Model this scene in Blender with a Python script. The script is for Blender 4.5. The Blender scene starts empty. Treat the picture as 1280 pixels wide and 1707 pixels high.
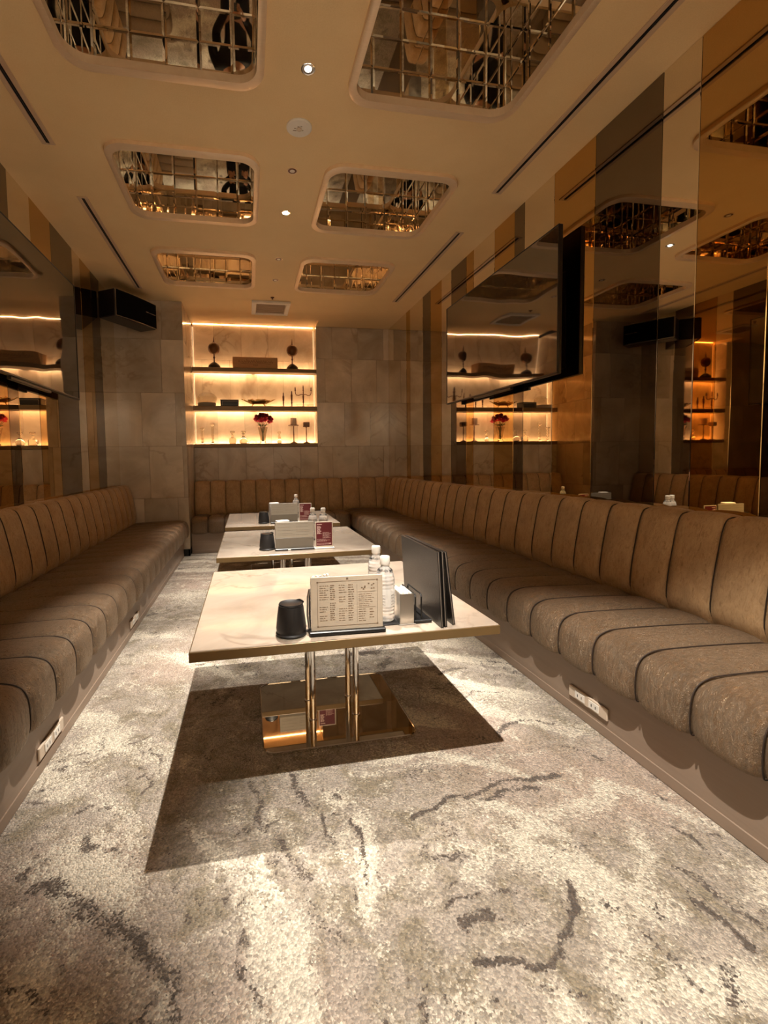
import bpy, bmesh, math, random
import numpy as np
from mathutils import Vector, Matrix
random.seed(7)
C = bpy.context.scene.collection
S = bpy.context.scene

# ------------------------------------------------------------------ camera, world, exposure, lights
def setup_camera():
    cd = bpy.data.cameras.new('camera'); co = bpy.data.objects.new('camera', cd); C.objects.link(co)
    r = Vector((0.98268106, -0.18461849, -0.01593591))
    u = Vector((0.02637177, 0.05420966, 0.99818127))
    f = Vector((0.18341884, 0.98131408, -0.05813953))
    co.matrix_world = Matrix(((r.x, u.x, -f.x, 0), (r.y, u.y, -f.y, 0), (r.z, u.z, -f.z, 1.2), (0, 0, 0, 1)))
    cd.sensor_fit = 'HORIZONTAL'; cd.sensor_width = 36; cd.lens = 755.0 / 1280 * 36
    cd.shift_x = (640 - 554.35) / 1280; cd.shift_y = -(853.5 - 810.17) / 1280
    cd.clip_start = .02
    S.camera = co
setup_camera()
w = bpy.data.worlds.new('world'); S.world = w; w.use_nodes = True
w.node_tree.nodes['Background'].inputs[0].default_value = (.02, .016, .012, 1)
w.node_tree.nodes['Background'].inputs[1].default_value = .3
S.view_settings.view_transform = 'Standard'; S.view_settings.look = 'None'
S.view_settings.gamma = 1; S.view_settings.use_curve_mapping = False
S.view_settings.exposure = 0.2
S.cycles.max_bounces = 16; S.cycles.glossy_bounces = 14; S.cycles.diffuse_bounces = 6; S.cycles.transmission_bounces = 10; S.cycles.sample_clamp_indirect = 6
DOWN_COLOR = (1.0, .93, .83)
LED_COLOR = (1.0, .60, .30)
LED_POWER = 72.0
FILL_WASH_POWER = 330             # added washers, bounced off the unseen marble wall to brighten the ceiling
CX = .355                       # the room's axis of lamps and tables
# downlights: y, watts, aim_x, aim_y, lit disc brightness
DOWNLIGHTS = [(-1.8, 80, .40, -.2, 5, 40), (.75, 600, 1.04, 1.08, 5, 50), (1.57, 20, .6, 1.6, 5, 50), (2.391, 720, .10, 2.36, 12, 48), (3.214, 70, .355, 3.2, .5, 60),
              (3.749, 350, .355, 3.65, 12, 56), (4.596, 100, .355, 4.8, .6, 60), (5.124, 290, .355, 5.0, .6, 56)]

# ------------------------------------------------------------------ helpers
def lin(*c):
    return tuple(((v / 255) / 12.92 if v <= 10 else (((v / 255) + .055) / 1.055) ** 2.4) for v in c) + (1,)

class G:
    """tiny node helper"""
    def __init__(s, name):
        s.m = bpy.data.materials.new(name); s.m.use_nodes = True
        s.t = s.m.node_tree; s.b = s.t.nodes['Principled BSDF']
    def n(s, typ, **k):
        nd = s.t.nodes.new(typ)
        for a, v in k.items():
            if a.startswith('i_'):
                key = a[2:]
                key = int(key) if key.isdigit() else key.replace('_', ' ')
                nd.inputs[key].default_value = v
            else: setattr(nd, a, v)
        return nd
    def l(s, a, b): s.t.links.new(a, b)
    def coords(s, kind='Object', scale=(1, 1, 1), rand=False):
        tc = s.n('ShaderNodeTexCoord'); mp = s.n('ShaderNodeMapping'); mp.inputs['Scale'].default_value = scale
        s.l(tc.outputs[kind], mp.inputs[0])
        if rand:
            oi = s.n('ShaderNodeObjectInfo'); mul = s.n('ShaderNodeVectorMath', operation='SCALE'); mul.inputs[0].default_value = (37, 17, 23)
            s.l(oi.outputs['Random'], mul.inputs['Scale']); s.l(mul.outputs[0], mp.inputs['Location'])
        return mp.outputs[0]
    def noise(s, vec, scale, detail=4, rough=.6, dist=0.):
        nd = s.n('ShaderNodeTexNoise'); nd.inputs['Scale'].default_value = scale; nd.inputs['Detail'].default_value = detail
        nd.inputs['Roughness'].default_value = rough; nd.inputs['Distortion'].default_value = dist
        s.l(vec, nd.inputs['Vector']); return nd.outputs['Fac']
    def ramp(s, fac, stops):
        nd = s.n('ShaderNodeValToRGB'); e = nd.color_ramp.elements
        while len(e) < len(stops): e.new(.5)
        for i, (p, c) in enumerate(stops):
            e[i].position = p; e[i].color = c if len(c) == 4 else tuple(c) + (1,)
        s.l(fac, nd.inputs[0]); return nd.outputs[0]
    def mix(s, fac, a, b, blend='MIX'):
        nd = s.n('ShaderNodeMix', data_type='RGBA', blend_type=blend)
        for sock, v in ((nd.inputs[0], fac), (nd.inputs[6], a), (nd.inputs[7], b)):
            if hasattr(v, 'is_linked') or hasattr(v, 'node'): s.l(v, sock)
            else: sock.default_value = v
        return nd.outputs[2]
    def math(s, op, a, b=0., clamp=False):
        nd = s.n('ShaderNodeMath', operation=op, use_clamp=clamp)
        for sock, v in ((nd.inputs[0], a), (nd.inputs[1], b)):
            if hasattr(v, 'node'): s.l(v, sock)
            else: sock.default_value = v
        return nd.outputs[0]
    def bump(s, h, strength=.3, dist=.01):
        nd = s.n('ShaderNodeBump'); nd.inputs['Strength'].default_value = strength; nd.inputs['Distance'].default_value = dist
        s.l(h, nd.inputs['Height']); s.l(nd.outputs[0], s.b.inputs['Normal'])
    def set(s, **k):
        for a, v in k.items():
            sock = s.b.inputs[a.replace('_', ' ')]
            if hasattr(v, 'node'): s.l(v, sock)
            else: sock.default_value = v
        return s

def flat(name, col, rough=.5, metal=0., bump=None, **k):
    g = G(name); g.set(Base_Color=col, Roughness=rough, Metallic=metal, **k)
    v = g.coords()
    # every material carries a little procedural wear
    nz = g.noise(v, 9, 3)
    g.set(Base_Color=g.mix(nz, tuple(c * .88 for c in col[:3]) + (1,), tuple(min(1, c * 1.1) for c in col[:3]) + (1,)))
    if bump: g.bump(g.noise(v, bump[0], 3), bump[1], .004)
    return g.m

def emit(name, col, strength):
    g = G(name); g.set(Base_Color=(.8, .8, .8, 1), Emission_Color=tuple(col[:3]) + (1,), Emission_Strength=strength); return g.m

def marble(name, base, vein, pale, rough, scale=1.0):
    g = G(name); v = g.coords(scale=(scale,) * 3, rand=True)
    cloud = g.noise(v, 1.8, 6, .6, 1.0)
    c1 = g.ramp(cloud, [(.3, base), (.72, pale)])
    w_ = g.noise(v, .9, 5, .55, .9)
    line = g.math('ABSOLUTE', g.math('SUBTRACT', w_, .5))
    lm = g.ramp(line, [(.0, (1, 1, 1)), (.016, (0, 0, 0))])
    gate = g.ramp(g.noise(v, 1.3, 2), [(.45, (0, 0, 0)), (.62, (1, 1, 1))])
    oi = g.n('ShaderNodeObjectInfo')
    tint = g.ramp(oi.outputs['Random'], [(0, (.80, .78, .76)), (1, (1.08, 1.04, 1.0))])
    col = g.mix(g.math('MULTIPLY', g.math('MULTIPLY', lm, gate), .45), c1, vein)
    g.set(Base_Color=g.mix(1.0, col, tint, 'MULTIPLY'), Roughness=rough, Specular_IOR_Level=.5)
    return g.m

M = {}
def build_materials():
    M['marble'] = marble('polished_marble', lin(174, 158, 136), lin(112, 88, 64), lin(216, 202, 182), .13)
    M['table_marble'] = marble('table_marble', lin(146, 133, 120), lin(104, 86, 72), lin(176, 164, 150), .07, 1.3)
    M['grout'] = flat('tile_backing', lin(90, 72, 54), .8)
    # ceiling: woven paper
    g = G('ceiling_paper'); v = g.coords()
    n1 = g.noise(v, 160, 2, .7); n2 = g.noise(v, 3, 3)
    g.set(Base_Color=g.mix(g.math('MULTIPLY', g.math('ADD', n1, n2), .5), lin(226, 192, 140), lin(250, 222, 172)), Roughness=.75)
    g.bump(n1, .25, .003); M['ceiling'] = g.m
    M['wall'] = flat('dark_wall', lin(92, 72, 52), .7)
    # mirrors
    def mirror(name, col, wav=.0):
        g = G(name); g.set(Base_Color=col, Metallic=1., Roughness=.015)
        if wav: g.bump(g.noise(g.coords(), 1.3, 1), wav, .1)
        return g.m
    M['mirror_clear'] = mirror('pale_bronze_mirror', (.86, .79, .67, 1), .006)
    M['mirror_amber'] = mirror('amber_mirror', (.62, .41, .17, 1), .006)
    M['mirror_grey'] = mirror('grey_mirror', (.24, .20, .16, 1), .006)
    M['mirror_tile'] = mirror('bevelled_mirror', (.88, .82, .70, 1))
    # champagne metal
    g = G('champagne_metal'); v = g.coords(scale=(3, 40, 3))
    n1 = g.noise(v, 6, 4)
    g.set(Base_Color=g.mix(n1, lin(230, 198, 160), lin(252, 228, 196)), Metallic=.25, Roughness=g.math('ADD', g.math('MULTIPLY', n1, .2), .22)); M['champagne'] = g.m
    M['chrome'] = flat('chrome', (.82, .80, .77, 1), .06, 1.)
    M['steel'] = flat('brushed_steel', (.62, .60, .57, 1), .28, 1.)
    M['black_mirror'] = flat('bronze_black_mirror', (.52, .44, .33, 1), .02, 1.)
    M['black_metal'] = flat('black_metal', lin(22, 20, 19), .4)
    M['black_plastic'] = flat('black_plastic', lin(16, 15, 15), .35)
    M['black_matt'] = flat('black_matt', lin(24, 21, 21), .55, bump=(60, .1))
    M['speaker_cloth'] = flat('speaker_cloth', lin(6, 5, 5), .9, bump=(300, .4), Specular_IOR_Level=.1)
    M['silver_trim'] = flat('silver_trim', (.75, .72, .68, 1), .25, 1.)
    # TV screen: dark glass with a faint waviness
    g = G('screen_glass'); g.set(Base_Color=(.012, .010, .009, 1), Roughness=.03, Specular_IOR_Level=1.0, IOR=2.1)
    g.bump(g.noise(g.coords(), 1.6, 1), .05, .1); M['screen'] = g.m
    # crushed velvet
    def velvet(name, a, b, c_, d_, spec, strength, ior=1.5, sheen=.35):
        g = G(name); v = g.coords(rand=True); vs_ = g.coords(scale=(1.0, 1.5, .5), rand=True)
        big = g.noise(v, 6, 5, .6, .9); mid = g.noise(vs_, 48, 5, .75, 1.3); fine = g.noise(v, 260, 3, .7, .2)
        c = g.ramp(mid, [(.28, a), (.44, b), (.60, c_), (.78, d_)])
        c = g.mix(g.math('MULTIPLY', g.ramp(big, [(.42, (0, 0, 0)), (.70, (1, 1, 1))]), .45), c, a)
        g.set(Base_Color=c, Roughness=g.ramp(mid, [(.38, (.62, .62, .62)), (.62, (.24, .24, .24))]), IOR=ior, Specular_IOR_Level=spec, Specular_Tint=lin(250, 226, 196),
              Sheen_Weight=sheen, Sheen_Roughness=.35, Sheen_Tint=lin(232, 205, 172))
        g.bump(g.math('ADD', g.math('MULTIPLY', fine, .5), g.math('MULTIPLY', mid, 1.2)), strength, .006); return g.m
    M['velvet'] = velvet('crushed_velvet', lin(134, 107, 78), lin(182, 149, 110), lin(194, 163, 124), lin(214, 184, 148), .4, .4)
    M['velvet_seat'] = velvet('crushed_velvet_shaded', lin(38, 26, 16), lin(72, 50, 31), lin(100, 73, 47), lin(168, 136, 100), 1.0, 1.0, 1.85, .15)  # same fabric as the backs, darkened: seat shade put into the colour
    # plinth
    g = G('taupe_laminate'); v = g.coords(scale=(6, .7, 9))
    n1 = g.noise(v, 3, 5, .6, .5)
    g.set(Base_Color=g.mix(n1, lin(132, 112, 96), lin(156, 136, 118)), Roughness=.45); M['plinth'] = g.m
    M['piping'] = flat('seam_piping', lin(44, 30, 20), .7)
    M['shelf'] = flat('bronze_shelf', lin(112, 88, 56), .35, .3)
    M['led'] = emit('led_tape', LED_COLOR, LED_POWER); M['led_soft'] = emit('led_tape_soft', LED_COLOR, LED_POWER * .016); M['led_cove'] = emit('led_tape_cove', LED_COLOR, LED_POWER * .7); M['led_top'] = emit('led_tape_top', LED_COLOR, LED_POWER * .4)
    M['white_plastic'] = flat('white_plastic', lin(232, 226, 216), .4)
    M['ivory'] = flat('ivory_plastic', lin(206, 188, 168), .4)
    M['vent_grey'] = flat('vent_grille', lin(150, 130, 110), .6)
    M['rim'] = flat('rim_paint', lin(206, 176, 146), .5)
    M['slot_dark'] = flat('slot_dark', lin(22, 14, 14), .8)
    M['paper'] = flat('cream_paper', lin(196, 182, 162), .55)
    M['print'] = flat('print_ink', lin(128, 108, 88), .7)
    M['print_black'] = flat('black_ink', lin(30, 26, 24), .6)
    M['red'] = flat('burgundy_print', lin(94, 22, 28), .45)
    M['red_pale'] = flat('pale_print', lin(214, 180, 170), .6)
    M['frost'] = flat('frosted_sheet', lin(158, 148, 132), .35)
    M['frost_dark'] = flat('frosted_lower', lin(116, 107, 94), .35)
    M['white_paper'] = flat('white_tissue', lin(244, 238, 228), .8)
    g = G('clear_acrylic'); g.set(Base_Color=(.95, .94, .92, 1), Roughness=.05, Transmission_Weight=.92, IOR=1.2, Alpha=.75); M['acrylic'] = g.m
    g = G('clear_glass'); g.set(Base_Color=(.84, .80, .70, 1), Roughness=.01, Transmission_Weight=1., IOR=1.52); M['glass'] = g.m
    g = G('water_bottle'); v = g.coords(); g.set(Base_Color=(.93, .92, .9, 1), Roughness=.12, Transmission_Weight=.72, IOR=1.33)
    wv = g.n('ShaderNodeTexWave', wave_type='BANDS', bands_direction='Z'); wv.inputs['Scale'].default_value = 22; g.l(v, wv.inputs[0])
    g.bump(wv.outputs['Fac'], .25, .004); M['bottle'] = g.m
    M['folder'] = flat('black_leatherette', lin(34, 30, 28), .32, bump=(220, .25))
    M['folder_edge'] = flat('folder_edge', lin(128, 116, 104), .5)
    M['globe'] = flat('aged_bronze', lin(92, 66, 44), .3, .8)
    M['dark_red_wood'] = flat('dark_red_wood', lin(70, 26, 20), .4)
    M['dark_base'] = flat('ebony_base', lin(46, 32, 24), .45)
    g = G('crate_wood'); v = g.coords(scale=(2, 12, 14)); n1 = g.noise(v, 4, 5, .6, .3)
    g.set(Base_Color=g.mix(n1, lin(150, 108, 66), lin(190, 146, 98)), Roughness=.6); M['crate'] = g.m
    M['burn'] = flat('burnt_mark', lin(96, 62, 34), .7)
    M['gold'] = flat('gold_metal', (.72, .50, .20, 1), .22, 1.)
    M['copper'] = flat('copper_metal', lin(104, 62, 40), .35, .4)
    M['candle'] = flat('ivory_candle', lin(240, 218, 198), .5, Transmission_Weight=.35)
    M['grey_candle'] = flat('taupe_candle', lin(150, 116, 90), .6)
    M['petal'] = flat('magenta_petals', lin(198, 18, 62), .6)
    M['petal_dark'] = flat('crimson_petals', lin(120, 6, 34), .6)
    M['stem'] = flat('green_stem', lin(66, 82, 34), .6)
    M['porcelain'] = flat('porcelain', lin(236, 222, 198), .35, Transmission_Weight=.45)
    M['kick'] = flat('kick_black', lin(18, 15, 14), .6)
    # carpet
    g = G('patterned_carpet'); v = g.coords(kind='Object')
    at = g.n('ShaderNodeAttribute', attribute_name='pattern'); sep = g.n('ShaderNodeSeparateColor'); g.l(at.outputs['Color'], sep.inputs[0])
    D, CR, PK = sep.outputs[0], sep.outputs[1], sep.outputs[2]
    vo = g.n('ShaderNodeTexVoronoi'); vo.inputs['Scale'].default_value = 165; g.l(v, vo.inputs['Vector'])
    cs = g.n('ShaderNodeSeparateColor'); g.l(vo.outputs['Color'], cs.inputs[0])
    # clumps of pile: cells blended with a medium noise
    clump = g.noise(v, 52, 5, .8, .6)
    dith = g.math('ADD', g.math('MULTIPLY', cs.outputs[0], .35), g.math('MULTIPLY', clump, .9))     # about .15 .. 1.1
    dith = g.math('SUBTRACT', dith, .12)
    def gate(val, wdt=.10):
        d = g.math('SUBTRACT', val, dith); return g.math('MULTIPLY', g.math('ADD', d, wdt * .5), 1 / wdt, True)
    base = g.mix(g.noise(v, 5, 4), lin(158, 146, 134), lin(184, 171, 156))
    base = g.mix(g.ramp(g.noise(v, 8, 5, .65, 1.0), [(.42, (0, 0, 0)), (.62, (1, 1, 1))]), base, lin(142, 130, 110))
    base = g.mix(g.math('MULTIPLY', PK, .7), base, lin(180, 158, 142))
    col = g.mix(gate(CR, .24), base, lin(214, 203, 184))
    col = g.mix(gate(g.math('MULTIPLY', D, .95), .14), col, lin(96, 85, 76))
    sp = g.math('ADD', g.math('MULTIPLY', cs.outputs[1], .62), .66)
    gv = g.n('ShaderNodeCombineColor')
    for i in range(3): g.l(sp, gv.inputs[i])
    g.set(Base_Color=g.mix(1., col, gv.outputs[0], 'MULTIPLY'), Roughness=.95, Specular_IOR_Level=.1, Sheen_Weight=.15)
    g.bump(g.math('ADD', g.math('MULTIPLY', vo.outputs['Distance'], -1.2), g.noise(v, 60, 3)), .7, .012); M['carpet'] = g.m
build_materials()

class MB:
    def __init__(s): s.v = []; s.f = []; s.mi = []
    def add(s, vs, fs, mi=0):
        o = len(s.v); s.v += [tuple(p) for p in vs]; s.f += [tuple(i + o for i in f) for f in fs]; s.mi += [mi] * len(fs); return s
    def box(s, x0, y0, z0, x1, y1, z1, mi=0):
        return s.add([(x0, y0, z0), (x1, y0, z0), (x1, y1, z0), (x0, y1, z0), (x0, y0, z1), (x1, y0, z1), (x1, y1, z1), (x0, y1, z1)],
                     [(0, 3, 2, 1), (4, 5, 6, 7), (0, 1, 5, 4), (1, 2, 6, 5), (2, 3, 7, 6), (3, 0, 4, 7)], mi)
    def rbox(s, x0, y0, z0, x1, y1, z1, b=.004, mi=0, seg=1):
        bm = bmesh.new(); bmesh.ops.create_cube(bm, size=1)
        for p in bm.verts: p.co = Vector(((x0 + x1) / 2 + p.co.x * (x1 - x0), (y0 + y1) / 2 + p.co.y * (y1 - y0), (z0 + z1) / 2 + p.co.z * (z1 - z0)))
        bmesh.ops.bevel(bm, geom=bm.edges[:], offset=b, segments=seg, affect='EDGES', profile=.5)
        bm.verts.ensure_lookup_table(); bm.verts.index_update()
        s.add([p.co[:] for p in bm.verts], [[q.index for q in f.verts] for f in bm.faces], mi); bm.free(); return s
    def lathe(s, prof, n=24, c=(0, 0, 0), sx=1, sy=1, mi=0):
        vs = []; fs = []
        for r, z in prof:
            for i in range(n):
                a = 2 * math.pi * i / n; vs.append((c[0] + r * math.cos(a) * sx, c[1] + r * math.sin(a) * sy, c[2] + z))
        for k in range(len(prof) - 1):
            for i in range(n): j = (i + 1) % n; fs.append((k * n + i, k * n + j, (k + 1) * n + j, (k + 1) * n + i))
        fs.append(tuple(range(n - 1, -1, -1))); fs.append(tuple(range((len(prof) - 1) * n, len(prof) * n)))
        return s.add(vs, fs, mi)
    def tube(s, pts, r, n=8, mi=0, close=False):
        pts = [Vector(p) for p in pts]; vs = []; fs = []; m = len(pts)
        rs = r if isinstance(r, (list, tuple)) else [r] * m
        up = None
        for k, p in enumerate(pts):
            t = (pts[min(k + 1, m - 1)] - pts[max(k - 1, 0)]).normalized()
            if up is None: up = t.orthogonal().normalized()
            up = (up - t * up.dot(t)).normalized(); sd = t.cross(up)
            for i in range(n):
                a = 2 * math.pi * i / n; vs.append(p + (up * math.cos(a) + sd * math.sin(a)) * rs[k])
        for k in range(m - 1):
            for i in range(n): j = (i + 1) % n; fs.append((k * n + i, k * n + j, (k + 1) * n + j, (k + 1) * n + i))
        fs.append(tuple(range(n - 1, -1, -1))); fs.append(tuple(range((m - 1) * n, m * n)))
        return s.add(vs, fs, mi)
    def prism(s, poly, z0, z1, mi=0):
        n = len(poly)
        return s.add([(x, y, z0) for x, y in poly] + [(x, y, z1) for x, y in poly],
                     [tuple(range(n - 1, -1, -1)), tuple(range(n, 2 * n))] + [(i, (i + 1) % n, n + (i + 1) % n, n + i) for i in range(n)], mi)
    def xf(s, m, start=0):
        s.v[start:] = [tuple(m @ Vector(p)) for p in s.v[start:]]; return s
    def mesh(s, name, mats, smooth=None):
        me = bpy.data.meshes.new(name); me.from_pydata(s.v, [], s.f)
        for m in (mats if isinstance(mats, (list, tuple)) else [mats]): me.materials.append(m)
        me.polygons.foreach_set('material_index', s.mi)
        if smooth:
            me.polygons.foreach_set('use_smooth', [True] * len(me.polygons)); me.set_sharp_from_angle(angle=math.radians(smooth))
        me.update(); return me
    def obj(s, name, mats, parent=None, loc=(0, 0, 0), smooth=None, rz=0):
        return put(name, s.mesh(name, mats, smooth), parent, loc, rz)

def put(name, me, parent=None, loc=(0, 0, 0), rz=0, rot=None):
    o = bpy.data.objects.new(name, me); C.objects.link(o); o.location = loc; o.rotation_euler = rot or (0, 0, rz)
    if parent: o.parent = parent
    return o
def tag(o, label, cat, group=None):
    o['label'] = label; o['category'] = cat
    if group: o['group'] = group
    return o
def thing(name, label, cat, loc=(0, 0, 0), rz=0, group=None):
    o = bpy.data.objects.new(name, None); o.empty_display_size = .1; C.objects.link(o); o.location = loc; o.rotation_euler = (0, 0, rz)
    return tag(o, label, cat, group)
def struct(o): o['kind'] = 'structure'; return o
def dup(root, loc, rz, label, group=None):
    r = root.copy(); C.objects.link(r); r.location = loc; r.rotation_euler = (0, 0, rz); r['label'] = label
    if group: r['group'] = group
    for ch in list(root.children):
        c = ch.copy(); C.objects.link(c); c.parent = r
        for gc in list(ch.children):
            d = gc.copy(); C.objects.link(d); d.parent = c
    return r
def rrect(hx, hy, r, n=8, cx=0, cy=0):
    out = []
    for sx, sy, a0 in ((1, 1, 0), (-1, 1, 90), (-1, -1, 180), (1, -1, 270)):
        for i in range(n + 1):
            a = math.radians(a0 + 90 * i / n); out.append((cx + sx * (hx - r) + r * math.cos(a), cy + sy * (hy - r) + r * math.sin(a)))
    return out

# ------------------------------------------------------------------ room shell
XL, XR, YB, YF, H = -1.546, 2.18, -2.6, 7.04, 3.18
PX, PY = -.745, 5.956           # left column corner
NX, NY = 1.05, 6.78             # right end of the niche, plane of the right pier and ledge wall
SEAT_BACK_TOP = .925

STROKES_DARK = [  # floor metres: polyline, half width, strength
 ([(-.02, 1.68), (-.01, 1.55), (.03, 1.43), (.07, 1.39), (.13, 1.23)], .028, .62), ([(.07, 1.36), (.10, 1.25), (.14, 1.12), (.20, 1.05)], .04, .5),
 ([(.14, 1.67), (.16, 1.53), (.19, 1.45), (.23, 1.34)], .012, .8), ([(.3, 1.42), (.32, 1.32), (.32, 1.22), (.31, 1.15)], .012, .75),
 ([(.5, 1.37), (.62, 1.4), (.8, 1.45), (.99, 1.46), (1.1, 1.46)], .018, .85), ([(.78, 1.41), (1.01, 1.415)], .013, .85),
 ([(.5, 1.08), (.63, 1.06)], .008, .8), ([(.5, 1.11), (.56, 1.115)], .007, .7), ([(.52, .92), (.62, .9), (.7, .9), (.77, .94), (.84, 1.02), (.88, 1.06)], .016, .95),
 ([(1.29, 1.2), (1.33, 1.14), (1.32, 1.08)], .016, .75), ([(1.2, 1.06), (1.22, 1.0), (1.23, .93), (1.26, .87)], .014, .8),
 ([(1.14, .96), (1.16, .91), (1.17, .85)], .018, .9), ([(1.02, .84), (1.06, .81), (1.01, .74)], .03, .55),
 ([(-.59, 1.35), (-.43, 1.25), (-.31, 1.14), (-.21, 1.03), (-.2, .96), (-.24, .88)], .045, .66), ([(-.6, 1.12), (-.52, 1.09), (-.45, 1.05)], .014, .8),
 ([(-.07, 1.05), (-.03, 1.0), (0, .94)], .018, .85), ([(-.24, 1.29), (-.22, 1.25)], .012, .8), ([(-.2, 1.19), (-.18, 1.16)], .012, .8),
 ([(.55, 1.26), (.63, 1.28)], .02, .62), ([(.88, 1.15), (.98, 1.17), (1.1, 1.24)], .012, .6), ([(.8, 1.02), (.78, .95)], .012, .6), ([(.95, .93), (.97, .85), (.96, .78)], .012, .55),
 ([(-.35, .98), (-.25, .95), (-.3, .88)], .03, .5), ([(.42, .88), (.45, .80), (.5, .74)], .025, .5), ([(.62, .85), (.72, .83)], .008, .7), ([(.2, .95), (.3, .9)], .015, .45),
 ([(-.45, 1.85), (-.38, 1.72), (-.42, 1.66)], .014, .75), ([(-.55, 2.0), (-.44, 2.04)], .012, .7), ([(-.42, 1.95), (-.36, 1.80)], .01, .6), ([(-.5, 1.6), (-.35, 1.48)], .01, .6), ([(-.55, 1.52), (-.4, 1.42), (-.3, 1.36)], .01, .65),
 ([(1.05, 1.75), (1.2, 1.80), (1.32, 1.74)], .02, .7), ([(.98, 2.0), (1.1, 2.08), (1.28, 2.05)], .016, .7), ([(1.0, 2.3), (1.2, 2.36)], .02, .7), ([(1.1, 1.62), (1.26, 1.6), (1.35, 1.52)], .015, .6),
]
STROKES_CREAM = [
 ([(.6, 1.12), (.72, 1.2), (.93, 1.3), (1.19, 1.31), (1.25, 1.4)], .055, .75), ([(.93, 1.07), (.89, .89), (.79, .76)], .07, .95), ([(.34, 1.42), (.33, 1.25), (.3, 1.08)], .04, .9),
 ([(-.01, 1.3), (.1, 1.09)], .035, .8), ([(.05, 1.5), (.2, 1.2), (.22, 1.1)], .03, .6), ([(.4, 1.6), (.8, 1.62), (1.15, 1.58)], .03, .65), ([(1.0, .98), (1.15, 1.1), (1.2, 1.2)], .06, .7), ([(.95, .8), (1.15, .75)], .08, .8),
 ([(-.6, 1.7), (-.45, 1.6), (-.38, 1.45)], .07, .6), ([(-.6, 2.05), (-.4, 1.95), (-.35, 1.8)], .07, .6), ([(-.65, 1.45), (-.45, 1.32)], .03, .6), ([(.45, .95), (.7, .97), (.8, 1.05)], .03, .5), ([(.35, .8), (.55, .86), (.7, .78)], .03, .5),
]

def floor_pattern(P):
    """dark strokes, cream patches and pink fields of the woven carpet, per floor point"""
    rng = np.random.RandomState(5)
    def vnoise(p, s, seed):
        r = np.random.RandomState(seed).rand(64, 64)
        q = p * s; i = np.floor(q).astype(int); fr = q - i; fr = fr * fr * (3 - 2 * fr)
        a = r[i[:, 0] % 64, i[:, 1] % 64]; b = r[(i[:, 0] + 1) % 64, i[:, 1] % 64]; c = r[i[:, 0] % 64, (i[:, 1] + 1) % 64]; d = r[(i[:, 0] + 1) % 64, (i[:, 1] + 1) % 64]
        return (a * (1 - fr[:, 0]) + b * fr[:, 0]) * (1 - fr[:, 1]) + (c * (1 - fr[:, 0]) + d * fr[:, 0]) * fr[:, 1]
    def seg(Q, poly, hw):
        best = np.full(len(Q), 9.)
        for (ax, ay), (bx, by) in zip(poly[:-1], poly[1:]):
            d = np.array([bx - ax, by - ay]); L = d @ d + 1e-9
            t = np.clip(((Q - [ax, ay]) @ d) / L, 0, 1)
            best = np.minimum(best, np.hypot(Q[:, 0] - ax - t * d[0], Q[:, 1] - ay - t * d[1]))
        return np.clip(1.15 - best / hw * .75, 0, 1)
    warp = np.stack([vnoise(P, 9, 1) - .5, vnoise(P, 9, 2) - .5], 1) * .05 + np.stack([vnoise(P, 30, 3) - .5, vnoise(P, 30, 4) - .5], 1) * .022
    Q = P + warp
    D = np.zeros(len(P)); K = np.zeros(len(P))
    for poly, hw, st in STROKES_DARK: D = np.maximum(D, seg(Q, poly, hw * .85) * st * (.66 + .46 * vnoise(P, 14, 51)))
    for poly, hw, st in STROKES_CREAM: K = np.maximum(K, seg(Q, poly, hw * 1.15) * st * (.55 + .5 * vnoise(P, 8, 52)))
    # loose swirling brush marks everywhere else: bands that follow arcs near the front and wander beyond
    def bands(cx_, cy_, fr_, fa, seed):
        q = Q - [cx_, cy_]; rr = np.hypot(q[:, 0], q[:, 1] * .9) + (vnoise(P, 1.6, seed + 7) - .5) * .35; an = np.arctan2(q[:, 1], q[:, 0])
        return vnoise(np.stack([rr * fr_ + 20, an * fa + 20], 1), 1, seed)
    wr_ = np.clip((P[:, 0] - .1) / .5, 0, 1)
    arc1, arc2 = bands(.55, .55, 13, 2.6, 61), bands(-1.3, .6, 9, 3.5, 62)
    arc = arc1 * wr_ + arc2 * (1 - wr_)
    fl1, fl2 = bands(.55, .55, 44, 6, 71), bands(-1.3, .6, 40, 9, 72)
    fleck = fl1 * wr_ + fl2 * (1 - wr_)
    gt = vnoise(P, 3.4, 22); gt2 = vnoise(P, 7.5, 23)
    D = np.maximum(D, np.clip((fleck - .66) * 5, 0, 1) * np.clip((gt - .42) * 4, 0, 1) * (.42 + .40 * gt2))
    D = np.maximum(D, np.clip((.36 - arc) * 4, 0, 1) * .40 * (.6 + .6 * gt))
    small = vnoise(np.stack([P[:, 0] * 26, P[:, 1] * 34], 1) + warp * 60, 1, 81)
    D = np.maximum(D, np.clip((small - .60) * 3.0, 0, 1) * np.clip(1.3 - gt * 1.4, 0, 1) * .62)
    far = np.clip((P[:, 1] - 1.5) / .6, 0, 1)
    st1 = vnoise(np.stack([(P[:, 0] + warp[:, 0] * 6) * 4.0, (P[:, 1] + warp[:, 1] * 6) * 19], 1), 1, 24)
    D = np.maximum(D, np.clip((st1 - .62) * 4, 0, 1) * np.clip((gt - .3) * 3, 0, 1) * .62 * far)
    K = np.maximum(K, np.clip((arc - .42) * 2.4, 0, .85) * (.5 + .6 * gt2)); K = np.maximum(K, .10 + .32 * vnoise(P, 11, 53) * vnoise(P, 31, 54) * 2)
    D = np.maximum(D, .08 + .12 * vnoise(P, 21, 55))
    PK = np.clip((vnoise(P, 2.2, 41) - .4) * 2.5, 0, 1)
    return D, K, PK

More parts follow.
